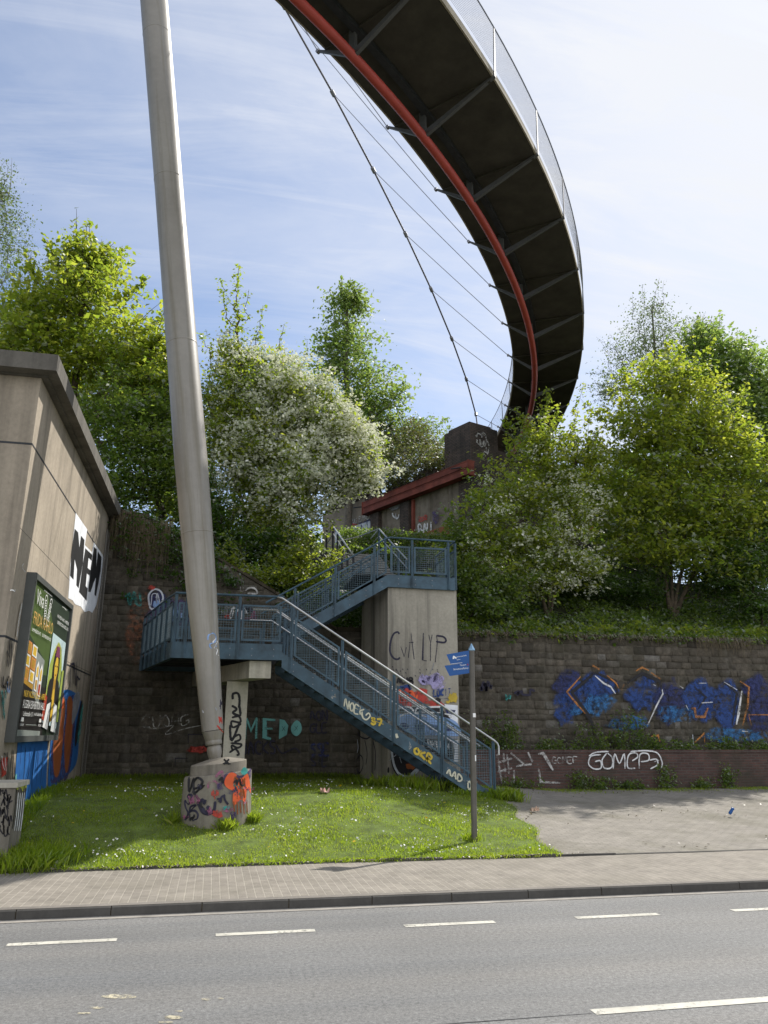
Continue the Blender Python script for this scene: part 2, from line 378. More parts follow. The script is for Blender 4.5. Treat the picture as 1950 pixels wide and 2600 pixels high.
def tag_strokes(txt, jit=.05, seed=1, adv=1.25):
    r = random.Random(seed); out = []; x = 0
    for ch in txt:
        if ch in SF:
            for st in SF[ch]:
                out.append([(x+float(a.split(',')[0])+r.uniform(-jit, jit), float(a.split(',')[1])+r.uniform(-jit, jit)) for a in st.split()])
        x += adv if ch not in ' :' else .7
    return out, x-.25

class Spray:
    """paint on a flat face; every call gives photo pixels that are carried onto the face"""
    def __init__(s, proj, nrm): s.p = proj; s.n = np.array(nrm, float); s.mb = MB(); s.mats = []; s.lay = 0
    def _m(s, name):
        mm = P[name] if name in P else MT[name]
        if mm not in s.mats: s.mats.append(mm)
        s.mb.k = s.mats.index(mm); s.lay += 1
    def _o(s, p): return np.array(p)+s.n*(.004+.0007*s.lay)
    def line(s, mat, px, w, smooth=True, closed=False):
        s._m(mat); pts = [s._o(s.p(*q)) for q in px]
        s.mb.ribbon(smooth_line(pts, 5, closed) if smooth else pts, w, s.n)
    def fill(s, mat, px, smooth=False):
        s._m(mat); pts = [s._o(s.p(*q)) for q in px]
        if smooth: pts = smooth_line(pts, 5, True)[:-1]
        c = sum(pts)/len(pts); n = len(pts)
        s.mb.poly(pts)
    def soft(s, mat, px, smooth=True):
        s._m(mat); pts = [s._o(s.p(*q)) for q in px]; pts = smooth_line(pts, 4, True)[:-1]; c = sum(pts)/len(pts); n = len(pts); o = len(s.mb.v)
        s.mb.add([c+(p-c)*1.06 for p in pts]+[c+(p-c)*.78 for p in pts]+[c], [(i, (i+1) % n, n+(i+1) % n, n+i) for i in range(n)]+[(n+i, n+(i+1) % n, 2*n) for i in range(n)])
        for i in range(n): s.mb.fade[o+i] = 1.
    def word(s, mat, txt, quad, w, seed=1, jit=.05, smooth=True):
        """quad = pixel corners TL TR BR BL"""
        st, L = tag_strokes(txt, jit, seed); TL, TR, BR, BL = [np.array(q, float) for q in quad]
        for pl in st:
            px = []
            for a, b in pl:
                a /= L; t = TL*(1-a)+TR*a; bt = BL*(1-a)+BR*a; px.append(tuple(bt*(1-b)+t*b))
            s.line(mat, px, w, smooth)
    def scribble(s, mat, c, ru, rv, w, n=14, seed=1):
        r = random.Random(seed); s.line(mat, [(c[0]+ru*(2*i/n-1)*.9+r.uniform(-.3, .3)*ru, c[1]+rv*r.uniform(-1, 1)) for i in range(n)], w)
    def blotch(s, mat, c, ru, rv, n=14, seed=1, rough=.25):
        r = random.Random(seed); s.soft(mat, [(c[0]+ru*math.cos(6.283*i/n)*(1+r.uniform(-rough, rough)), c[1]+rv*math.sin(6.283*i/n)*(1+r.uniform(-rough, rough))) for i in range(n)], True)
    def done(s, parent, name='graffiti_lettering', label=None): return s.mb.build(name, s.mats, parent, label=label)
# ------------------------------------------------------------------ ground, road, pavement
def lerp(a, b, t): return a+(b-a)*t
def gz(x, y):
    L = float(np.interp(x, [3, 8], [4.2, 8.0])); A = float(np.interp(x, [3, 6.5, 9.5], [.70, .55, .37]))
    t = max(0., min(1., (y-12.55)/L)); return .112+A*(t*t*(3-2*t)*.5+t*.5)
def wall_top(x): return float(np.interp(x, [-3.3, -2.2, 3.4, 30], [8.1, 7.95, 4.86, 4.95]))
def hz(x, y):
    """height of the planted slope behind the stone wall"""
    w = wall_top(x)-.12; t = y-22.6
    z = w+max(0., t-.5)*float(np.interp(x, [-3, 4, 12, 20], [.10, .47, .56, .42]))
    return min(z, 8.9+.02*max(0, y-30))+.12*math.sin(x*1.3+y*.9)*min(1., t/2)+.07*math.sin(x*3.1-y*2.3)
def sheet(name, xs, ys, zf, mat, kind='structure'):
    mb = MB(); nx, ny = len(xs), len(ys)
    vs = [(x, y, zf(x, y)) for y in ys for x in xs]
    mb.add(vs, [(j*nx+i, j*nx+i+1, (j+1)*nx+i+1, (j+1)*nx+i) for j in range(ny-1) for i in range(nx-1)])
    o = mb.build(name, mat, None, True); o['kind'] = kind; return o
sheet('ground', np.linspace(-1500, 1500, 5), np.linspace(-1500, 1500, 5), lambda x, y: -.06, MT['terrain'])
sheet('road', [-80, 0, 80], [2.0, 6, 9.86], lambda x, y: 0, MT['asphalt'])
sheet('gutter', [-80, 0, 80], [9.86, 10.02], lambda x, y: .004, MT['gutter'])
sheet('near_pavement', [-80, 0, 80], [-3, 1.85], lambda x, y: .12, MT['sidewalk'])
mb = MB(); x = -40.; r = random.Random(3)
while x < 40:
    L = 1.0; j = r.uniform(-.004, .004)
    b0, b1 = 10.0+j, 10.15
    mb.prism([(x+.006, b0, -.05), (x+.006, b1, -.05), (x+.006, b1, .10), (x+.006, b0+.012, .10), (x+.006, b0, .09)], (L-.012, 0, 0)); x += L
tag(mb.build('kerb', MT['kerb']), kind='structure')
mb = MB(); mb.box((-40, 10.012, -.05), (40, 10.14, .085)); tag(mb.build('kerb_bed', MT['soil']), kind='structure')
mb = MB(); mb.box((-80, 1.85, -.05), (80, 2.0, .125)); tag(mb.build('near_kerb', MT['kerb']), kind='structure')
sheet('kerb_top_lit', [-40, 0, 40], [10.03, 10.149], lambda x, y: .104, MT['kerbtop_lit'])  # pale sheet over the kerb stones, sunlit top painted in
sheet('pavement', np.linspace(-40, 40, 81), np.linspace(10.15, 12.5, 9), lambda x, y: .101+.004*math.sin(x*.9)+.003*math.sin(x*3.7+y*4), MT['sidewalk'])
# lawn edging stones
mb = MB(); x = -12.; r = random.Random(5)
while x < 5.6:
    L = r.uniform(.9, 1.05); t = r.uniform(-.02, .015)
    mb.beam((x+.01, 12.52+t, .02), (x+L-.01, 12.52+r.uniform(-.015, .015), .02), .06, -.03, .115+r.uniform(-.02, .015)); x += L
tag(mb.build('lawn_edging', MT['kerb']), kind='structure')
def lawn_edge(y): return 5.55+(y-12.55)*.20+.10*math.sin(y*3.1)
ys = np.linspace(12.54, 22.6, 60)
mb = MB(); nx = 46; vs = []
for y in ys:
    for i in range(nx):
        x = lerp(-3.4 if y > 13.15 else -14., lawn_edge(y), i/(nx-1)); vs.append((x, y, gz(x, y)))
mb.add(vs, [(j*nx+i, j*nx+i+1, (j+1)*nx+i+1, (j+1)*nx+i) for j in range(len(ys)-1) for i in range(nx-1)])
tag(mb.build('lawn', MT['lawn'], None, True), kind='structure')
mb = MB(); nx = 40; vs = []
for y in ys:
    for i in range(nx):
        x = lerp(lawn_edge(y), 45, (i/(nx-1))**1.5); vs.append((x, y-.03, gz(x, y)-.012))
mb.add(vs, [(j*nx+i, j*nx+i+1, (j+1)*nx+i+1, (j+1)*nx+i) for j in range(len(ys)-1) for i in range(nx-1)])
tag(mb.build('plaza', MT['plaza'], None, True), kind='structure')
# drop kerb strip between pavement and plaza
mb = MB(); x = 5.7
while x < 30: mb.box((x+.005, 12.49, .0), (x+.995, 12.57, .112)); x += 1
tag(mb.build('plaza_edging', MT['kerb']), kind='structure')
sheet('hillside', np.concatenate([np.linspace(-3.4, 24, 60), np.linspace(26, 60, 14)]), np.concatenate([np.linspace(22.75, 34, 40), np.linspace(36, 80, 12)]), hz, MT['hill'])
sheet('plateau', np.linspace(-40, -3.5, 16), np.linspace(13.6, 80, 30), lambda x, y: 8.05+.05*math.sin(x*2+y), MT['hill'])
# road markings
def marking(px, lab=None):
    mb = MB(); q = [atz(u, v, .004) for u, v in px]; mb.poly(q); o = mb.build('road_marking', MT['whiteline']); o['kind'] = 'structure'; return o
for k in range(-4, 12):
    x = -1.83+1.985*k
    mb = MB(); mb.poly([(x, 8.865, .004), (x+1.02, 8.865, .004), (x+1.02, 8.975, .004), (x, 8.975, .004)]); tag(mb.build('road_marking', MT['whiteline']), kind='structure')
for x in (2.90, 9.5):
    if True:
        mb = MB(); mb.poly([(x, 6.01, .004), (x+3, 6.01, .004), (x+3, 6.125, .004), (x, 6.125, .004)]); tag(mb.build('road_marking', MT['whiteline']), kind='structure')
mb = MB(); r = random.Random(4)
for (u, v, ru, rv) in ((305, 2530, 45, 6), (245, 2558, 20, 3), (440, 2583, 22, 5), (420, 2595, 20, 3), (215, 2572, 18, 2), (525, 2537, 14, 3), (455, 2567, 10, 2), (560, 2535, 8, 2)):
    mb.poly([atz(u+ru*math.cos(6.283*i/16)*(1+r.uniform(-.15, .15)), v+rv*math.sin(6.283*i/16)*(1+r.uniform(-.2, .2)), .004) for i in range(16)])
tag(mb.build('paint_smear', MT['smear']), kind='structure')
mb = MB(); mb.ribbon([(1.3, 6.06, .003), (2.0, 6.05, .003), (2.88, 6.05, .003)], .009, (0, 0, 1)); tag(mb.build('asphalt_seam', MT['dark']), kind='structure')

# ------------------------------------------------------------------ stone retaining wall
def stone_wall():
    t = thing('stone_retaining_wall', 'long retaining wall of dark rough sandstone blocks below the wooded slope', 'wall', (8, 22.5, .5))
    r = random.Random(11); V = []; Q = []; VV = []
    z = .25; row = 0
    while z < 8.1:
        h = r.uniform(.14, .27); x = -3.28-r.uniform(0, .5)
        while x < 36:
            w = r.choice((r.uniform(.16, .4), r.uniform(.28, .62))); xc = x+w/2; top = wall_top(xc)
            if z+h*.5 < top:
                y0 = 22.5+r.uniform(0., .04); g = r.uniform(.003, .010); zz = min(z+h-g, top+.02); o = len(V)
                a, b = max(x, -3.3)+g, x+w-g
                dz = r.uniform(-.012, .012)
                V += [(a, y0+.012, z+g), (b, y0+.012, z+g+dz), (b, y0+.012, zz), (a, y0+.012, zz-dz), (a+.02, y0-.012, z+g+.02), (b-.02, y0-.012, z+g+.02+dz), (b-.025, y0-.012, zz-.02), (a+.025, y0-.012, zz-.02-dz),
                      (a, 22.66, z+g), (b, 22.66, z+g), (b, 22.66, zz), (a, 22.66, zz)]
                fs = [(4, 5, 6, 7), (0, 1, 5, 4), (1, 2, 6, 5), (2, 3, 7, 6), (3, 0, 4, 7), (0, 8, 9, 1), (1, 9, 10, 2), (2, 10, 11, 3), (3, 11, 8, 0)]
                Q += [tuple(i+o for i in f) for f in fs]; v = r.gauss(.5, .22)
                if r.random() < .03: v = 1.
                VV += [min(1, max(0, v))]*9
            x += w
        z += h; row += 1
    npmesh('blockwork', np.array(V), np.array(Q), MT['stone'], np.array(VV), t)
    mb = MB(); xs = [-3.3, -2.2, 3.4, 36]
    mb.prism([(-3.3, 22.53, 0), (36, 22.53, 0)]+[(x, 22.53, wall_top(x)) for x in xs[::-1]], (0, .5, 0)); mb.build('mortar_core', MT['mortar'], t)
    mb = MB(); rr = random.Random(2)
    for a, b in ((-3.3, -2.2), (-2.2, 3.4), (3.4, 36)):
        n = max(1, int((b-a)/.9))
        for i in range(n):
            p, q = lerp(a, b, i/n)+.008, lerp(a, b, (i+1)/n)-.008
            mb.beam((p, 22.68, wall_top(p)+.01), (q, 22.68, wall_top(q)+.01), .42+rr.uniform(-.03, .03), 0, .09+rr.uniform(-.025, .025))
    mb.build('coping', MT['copingdark'], t)
    W = lambda u, v: aty(u, v, 22.475)
    s = Spray(W, (0, -1, 0))
    # turquoise block letters behind the column
    for word, quad in (('M', [(622, 1820), (655, 1820), (654, 1876), (618, 1874)]),):
        pass
    s.line('turq', [(622, 1876), (626, 1824)], .13, False); s.line('turq', [(626, 1824), (637, 1855), (652, 1822)], .13, False); s.line('turq', [(652, 1822), (650, 1876)], .13, False)
    s.line('turq', [(699, 1828), (672, 1826), (672, 1872), (688, 1876)], .14, False); s.line('turq', [(672, 1850), (692, 1850)], .12, False)
    s.fill('turq', [(710, 1826), (722, 1828), (732, 1842), (728, 1866), (708, 1877)]); s.fill('turq', [(752, 1829), (764, 1838), (765, 1856), (754, 1869), (742, 1862), (739, 1846)], True)
    for c in ((720, 1850), (752, 1849)):
        s.line('black', [(c[0]-4, c[1]-6), (c[0]+4, c[1]+6)], .025, False); s.line('black', [(c[0]+4, c[1]-6), (c[0]-4, c[1]+6)], .025, False)
    s.word('ink', 'JACKS', [(610, 1885), (700, 1880), (700, 1915), (612, 1915)], .05, 4); s.word('ink', 'AON', [(785, 1808), (830, 1800), (832, 1830), (788, 1828)], .04, 5)
    s.word('ink', 'GLE', [(787, 1838), (830, 1835), (830, 1860), (788, 1860)], .04, 6); s.word('navy', 'SSE', [(790, 1888), (835, 1888), (835, 1918), (790, 1918)], .06, 7); s.word('ink', 'SIE', [(790, 1922), (830, 1922), (830, 1945), (790, 1945)], .04, 8)
    s.line('ink', [(700, 1890), (715, 1912), (735, 1905), (750, 1900), (762, 1912)], .04)
    s.word('chalk', 'CUOHG', [(362, 1820), (480, 1812), (480, 1840), (364, 1848)], .03, 9, .12); s.line('chalk', [(362, 1845), (400, 1850), (440, 1842), (420, 1865), (470, 1850), (510, 1842)], .025)
    s.blotch('red', (505, 1903), 25, 9, seed=3); s.scribble('red', (500, 1903), 24, 9, .05, 12, 3)
    s.line('ink', [(445, 1945), (445, 1925), (478, 1925)], .03, False); s.line('ink', [(478, 1890), (478, 1865), (515, 1865)], .03, False)
    # purple and orange piece behind the landing
    s.blotch('rustspray', (375, 1560), 52, 72, seed=5); s.blotch('rustspray', (350, 1620), 30, 60, seed=55); s.blotch('purple', (432, 1560), 62, 44, seed=6)
    s.blotch('navy', (400, 1525), 26, 30, seed=7); s.line('silver', [(380, 1540), (378, 1512), (392, 1497), (408, 1502), (414, 1520), (404, 1540), (386, 1547), (380, 1540)], .05); s.blotch('skyb', (398, 1535), 12, 10, seed=8)
    s.scribble('silver', (398, 1520), 14, 20, .025, 10, 8); s.blotch('red', (385, 1493), 10, 6, seed=9); s.scribble('teal', (338, 1520), 20, 18, .07, 14, 10)
    s.blotch('purple', (455, 1560), 14, 35, seed=12); s.scribble('skyb', (452, 1560), 12, 26, .06, 16, 13)
    for i in range(5): s.scribble(('chalk', 'red', 'wht', 'ink', 'mauve')[i], (580+i*14, 1548+((i*37) % 22)), 22, 14, .06, 12, 20+i)
    s.line('chalk', [(622, 1500), (632, 1494), (645, 1494), (652, 1502), (650, 1508), (628, 1507)], .05); s.word('chalk', 'LI', [(610, 1490), (620, 1490), (620, 1502), (610, 1502)], .03, 30)
    # blue mural with orange and white outlines
    s.blotch('navy', (1440, 1740), 38, 38, 18, 41); s.blotch('blue', (1432, 1800), 28, 50, 16, 42); s.blotch('blue', (1470, 1770), 45, 40, 16, 43)
    s.blotch('blue', (1520, 1745), 48, 38, 18, 44); s.blotch('ltblue', (1515, 1790), 45, 30, 18, 45); s.blotch('blue', (1632, 1760), 42, 45, 16, 46); s.blotch('navy', (1700, 1780), 40, 55, 18, 47)
    s.blotch('ltblue', (1590, 1835), 55, 22, 16, 48); s.blotch('blue', (1780, 1780), 50, 52, 18, 49); s.blotch('ltblue', (1715, 1815), 50, 22, 16, 50); s.blotch('blue', (1845, 1790), 36, 60, 16, 51); s.blotch('navy', (1925, 1800), 38, 75, 16, 52)
    s.blotch('ltblue', (1850, 1865), 70, 20, 16, 53); s.blotch('ltblue', (1460, 1800), 20, 16, 12, 54); s.blotch('navy', (1905, 1745), 28, 22, 14, 55); s.blotch('ltblue', (1930, 1870), 30, 16, 14, 56)
    s.line('black', [(1508, 1708), (1450, 1758), (1490, 1815), (1508, 1848)], .14, False); s.line('black', [(1508, 1708), (1560, 1730), (1566, 1762)], .12, False); s.line('black', [(1590, 1735), (1628, 1710), (1672, 1730), (1678, 1752)], .12, False)
    s.line('black', [(1840, 1735), (1868, 1760), (1856, 1842)], .10, False); s.line('black', [(1760, 1745), (1790, 1770), (1770, 1800)], .08, False)
    s.line('orange', [(1502, 1690), (1520, 1700)], .12, False); s.line('orange', [(1472, 1718), (1437, 1757), (1460, 1785), (1484, 1812)], .07, False); s.line('orange', [(1538, 1715), (1562, 1735), (1568, 1748)], .06, False); s.line('orange', [(1575, 1752), (1582, 1738)], .06, False)
    s.line('orange', [(1612, 1704), (1628, 1695), (1645, 1703)], .07, False); s.line('orange', [(1650, 1708), (1675, 1725)], .08, False)
    s.line('wht', [(1508, 1716), (1530, 1735), (1548, 1744), (1560, 1762)], .06, False); s.line('wht', [(1678, 1750), (1680, 1762), (1664, 1792), (1642, 1840)], .05, False); s.line('wht', [(1722, 1742), (1732, 1748)], .06, False)
    s.line('wht', [(1835, 1732), (1868, 1752)], .05, False); s.line('wht', [(1880, 1754), (1872, 1810), (1866, 1840)], .09, False); s.line('wht', [(1778, 1785), (1806, 1783)], .06, False)
    s.line('orange', [(1875, 1730), (1898, 1745), (1895, 1790), (1882, 1842)], .08, False); s.line('orange', [(1897, 1815), (1948, 1815)], .07, False); s.line('orange', [(1897, 1815), (1904, 1842)], .07, False); s.line('orange', [(1752, 1800), (1760, 1798), (1764, 1820), (1785, 1820), (1794, 1797)], .10, False)
    s.line('orange', [(1760, 1885), (1785, 1862), (1785, 1885)], .08, False); s.line('orange', [(1650, 1870), (1668, 1867), (1672, 1882)], .08, False); s.line('wht', [(1738, 1790), (1744, 1802)], .04, False); s.line('wht', [(1880, 1856), (1895, 1858)], .05, False); s.line('silver', [(1755, 1865), (1757, 1890)], .05, False)
    s.line('wht', [(1770, 1735), (1790, 1735)], .04, False); s.line('wht', [(1655, 1738), (1662, 1742)], .05, False)
    s.scribble('ink', (1235, 1740), 16, 22, .08, 12, 60); s.scribble('ink', (1330, 1760), 30, 12, .07, 10, 61); s.scribble('teal', (1288, 1770), 12, 8, .04, 10, 62)
    s.done(t)
    # low wall of red brick in front
stone_wall()
def brick_wall():
    t = thing('brick_planter_wall', 'low dark red brick wall with white tags in front of the stone wall', 'wall', (12, 21.5, .4))
    mb = MB(); mb.box((6.3, 21.40, .2), (36, 21.68, 1.47)); mb.build('wall_body', MT['brickwall'], t)
    mb = MB(); mb.box((6.3, 21.34, .15), (36, 21.40, .98)); mb.build('plinth_course', MT['brickwall'], t)
    mb = MB(); x = 6.3
    while x < 36: mb.box((x, 21.375, 1.47), (x+.245, 21.70, 1.545)); x += .25
    mb.build('coping', MT['brickwall'], t)
    s = Spray(lambda u, v: aty(u, v, 21.335), (0, -1, 0))
    for i, (a, b) in enumerate((((1262, 1915), (1275, 1990)), ((1278, 1912), (1285, 1985)), ((1268, 1935), (1300, 1925)), ((1296, 1912), (1330, 1940)), ((1305, 1955), (1305, 1990)), ((1340, 1910), (1352, 1935)), ((1310, 1945), (1350, 1940)), ((1262, 1960), (1300, 1950)), ((1264, 1925), (1268, 1960)), ((1287, 1915), (1292, 1965)))):
        s.line('chalk', [a, b], .11, False)
    s.line('chalk', [(1366, 1915), (1378, 1912), (1392, 1935), (1404, 1956)], .10, False); s.line('chalk', [(1366, 1940), (1372, 1985), (1422, 1988)], .09, False)
    s.word('chalk', 'GOMEF', [(1400, 1922), (1465, 1922), (1465, 1938), (1402, 1938)], .03, 3)
    for i, q in enumerate(([(1525, 1916), (1500, 1920), (1494, 1940), (1508, 1952), (1525, 1950), (1524, 1932), (1510, 1934)], [(1540, 1912), (1528, 1930), (1534, 1950), (1552, 1948), (1554, 1925), (1542, 1912)], [(1556, 1952), (1560, 1914), (1572, 1938), (1584, 1914), (1586, 1952)],
                           [(1612, 1950), (1594, 1950), (1592, 1930), (1598, 1914), (1614, 1912), (1618, 1922), (1604, 1932)], [(1622, 1952), (1624, 1916), (1644, 1914), (1646, 1930), (1626, 1934)], [(1648, 1930), (1666, 1928), (1668, 1942), (1650, 1952)], [(1494, 1920), (1512, 1910), (1545, 1908)], [(1600, 1908), (1640, 1906), (1668, 1912), (1680, 1935), (1678, 1952)], [(1660, 1934), (1672, 1930)])):
        s.line('wht', q, .04)
    s.done(t)
brick_wall()

# ------------------------------------------------------------------ concrete abutment on the left
def left_abutment():
    t = thing('concrete_abutment', 'tall weathered concrete abutment with dark coping and a torn black and white poster', 'abutment', (-3.3, 13.2, .4))
    X0, Y0 = -3.3, 13.2
    mb = MB(); mb.prism([(X0, Y0, -.05), (-16, Y0, -.05), (-16, 26, -.05), (X0, 26, -.05)], (0, 0, 8.0)); mb.build('wall', MT['conc_wall'], t)
    mb = MB(); mb.prism([(X0+.30, Y0-.30, 7.93), (-16, Y0-.30, 7.93), (-16, Y0+.5, 7.93), (X0-.5, Y0+.5, 7.93), (X0-.5, 24.2, 7.93), (X0+.30, 24.2, 7.93)], (0, 0, .30))
    mb.prism([(X0+.12, Y0-.06, 7.90), (-16, Y0-.06, 7.90), (-16, Y0+.5, 7.90), (X0-.5, Y0+.5, 7.90), (X0-.5, 24.1, 7.90), (X0+.12, 24.1, 7.90)], (0, 0, .031)); mb.build('coping', MT['conc_cop'], t)
    for z in (6.66, 3.42):
        mb = MB(); mb.box((X0-.01, Y0-.004, z), (X0+.004, 22.5, z+.035)); mb.box((-16, Y0-.004, z), (X0-.012, Y0+.01, z+.035)); mb.build('joint', MT['solid'] if 'solid' in MT else MT['dark'], t)
    mb = MB(); mb.box((X0-.004, 16.6, 3.5), (X0+.003, 22.5, 3.508)); mb.box((X0-.004, 13.2, 5.2), (X0+.003, 22.5, 5.206)); mb.build('form_line', MT['conc_cop'], t)
    Wp = lambda u, v: atx(u, v, X0)
    s = Spray(Wp, (1, 0, 0))
    # torn paste-up with three black letters
    s.fill('paper', [(192, 1302), (221, 1344), (215, 1384), (233, 1402), (238, 1377), (259, 1407), (262, 1414), (258, 1470), (244, 1536), (234, 1556), (226, 1551), (214, 1554), (205, 1540), (190, 1534), (184, 1524), (173, 1519), (178, 1434)])
    s.fill('solidblack', [(189, 1342), (198, 1352), (201, 1390), (205, 1360), (214, 1371), (210, 1430), (199, 1494), (193, 1486), (195, 1446), (189, 1420), (186, 1472), (177, 1462), (181, 1400)])
    s.fill('solidblack', [(216, 1392), (234, 1409), (232, 1424), (224, 1416), (222, 1442), (229, 1448), (227, 1462), (220, 1456), (217, 1488), (222, 1494), (219, 1526), (200, 1503), (207, 1450)])
    s.fill('solidblack', [(238, 1388), (245, 1395), (244, 1440), (248, 1400), (257, 1414), (255, 1450), (243, 1514), (239, 1510), (243, 1466), (237, 1480), (229, 1504), (223, 1502), (230, 1440)])
    for q in ([(221, 1346), (205, 1540)], [(238, 1377), (224, 1550)]): s.line('grey', q, .012, False)
    # blue painted field, orange letters, dark shapes
    s.fill('wallblue', [(44, 1880), (120, 1882), (116, 2010), (75, 2030), (36, 2060), (38, 1960)]); s.fill('wallblue', [(150, 1760), (176, 1752), (204, 1780), (200, 1860), (192, 1940), (150, 1985), (122, 2002), (126, 1900), (138, 1790)], True)
    s.fill('purple', [(146, 1762), (160, 1758), (168, 1780), (186, 1764), (190, 1800), (184, 1900), (170, 1975), (140, 1988), (126, 1975), (132, 1860)], True)
    s.fill('brownor', [(150, 1776), (160, 1770), (164, 1790), (160, 1860), (150, 1960), (136, 1965), (134, 1880), (146, 1845)], True); s.fill('brownor', [(170, 1776), (178, 1768), (184, 1790), (182, 1860), (172, 1950), (164, 1955), (162, 1880), (168, 1820)], True)
    s.fill('redor', [(150, 1778), (159, 1774), (161, 1794), (150, 1800)], True); s.line('skyb', [(164, 1772), (166, 1800), (160, 1850)], .05); s.fill('grey', [(186, 1770), (196, 1756), (202, 1766), (198, 1800), (182, 1840), (182, 1800)], True); s.line('wht', [(208, 1785), (200, 1830), (190, 1890)], .025)
    s.fill('black', [(203, 1785), (208, 1782), (202, 1830), (192, 1892), (188, 1880), (194, 1830)], True); s.fill('teal', [(205, 1800), (210, 1790), (204, 1860), (196, 1890), (196, 1860)], True)
    for i in range(6): s.line('black' if i % 2 else 'navy', [(52+i*11, 1890+3*i), (49+i*11, 1950), (44+i*11, 2015-4*i)], .03)
    s.line('turq', [(38, 1965), (36, 1995), (42, 2000)], .12); s.scribble('black', (22, 1960), 14, 60, .03, 18, 4); s.fill('red', [(0, 1925), (16, 1922), (12, 1965), (0, 1975)]); s.scribble('wht', (8, 1940), 8, 25, .02, 8, 4)
    s.scribble('black', (22, 1655), 9, 40, .022, 16, 5); s.scribble('black', (14, 1730), 12, 28, .03, 14, 6); s.scribble('teal', (5, 1790), 6, 40, .05, 12, 7); s.scribble('ink', (190, 1710), 14, 40, .05, 16, 8); s.scribble('red', (154, 1735), 6, 14, .05, 10, 9); s.scribble('skyb', (18, 1745), 5, 18, .05, 8, 12)
    s.line('wht', [(56, 1430), (52, 1440), (60, 1452)], .012); s.scribble('wht', (30, 1498), 10, 6, .02, 6, 11); s.line('chalk', [(52, 1530), (44, 1570), (38, 1620)], .07)
    s.done(t)
    # perforated steel strip standing in the corner
    k = thing('fence_strip', 'narrow upright strip of grey chain link fence in the corner of the walls', 'fence', (X0+.12, 22.3, .9))
    mb = MB(); zz = np.arange(.9, 7.3, .09)
    for z in zz:
        for i in range(3):
            a = 21.7+.18*i; mb.tube([(X0+.1, a, z), (X0+.1, a+.09, z+.09)], .004, 3, False); mb.tube([(X0+.1, a+.09, z), (X0+.1, a, z+.09)], .004, 3, False); mb.tube([(X0+.1, a+.09, z), (X0+.1, a+.18, z+.09)], .004, 3, False); mb.tube([(X0+.1, a+.18, z), (X0+.1, a+.09, z+.09)], .004, 3, False)
    mb.build('mesh', MT['postbrown'], k)
    for y in (21.68, 22.26): 
        mb = MB(); mb.tube([(X0+.1, y, .8), (X0+.1, y, 7.35)], .02, 6); mb.build('post', MT['postbrown'], k)
left_abutment()

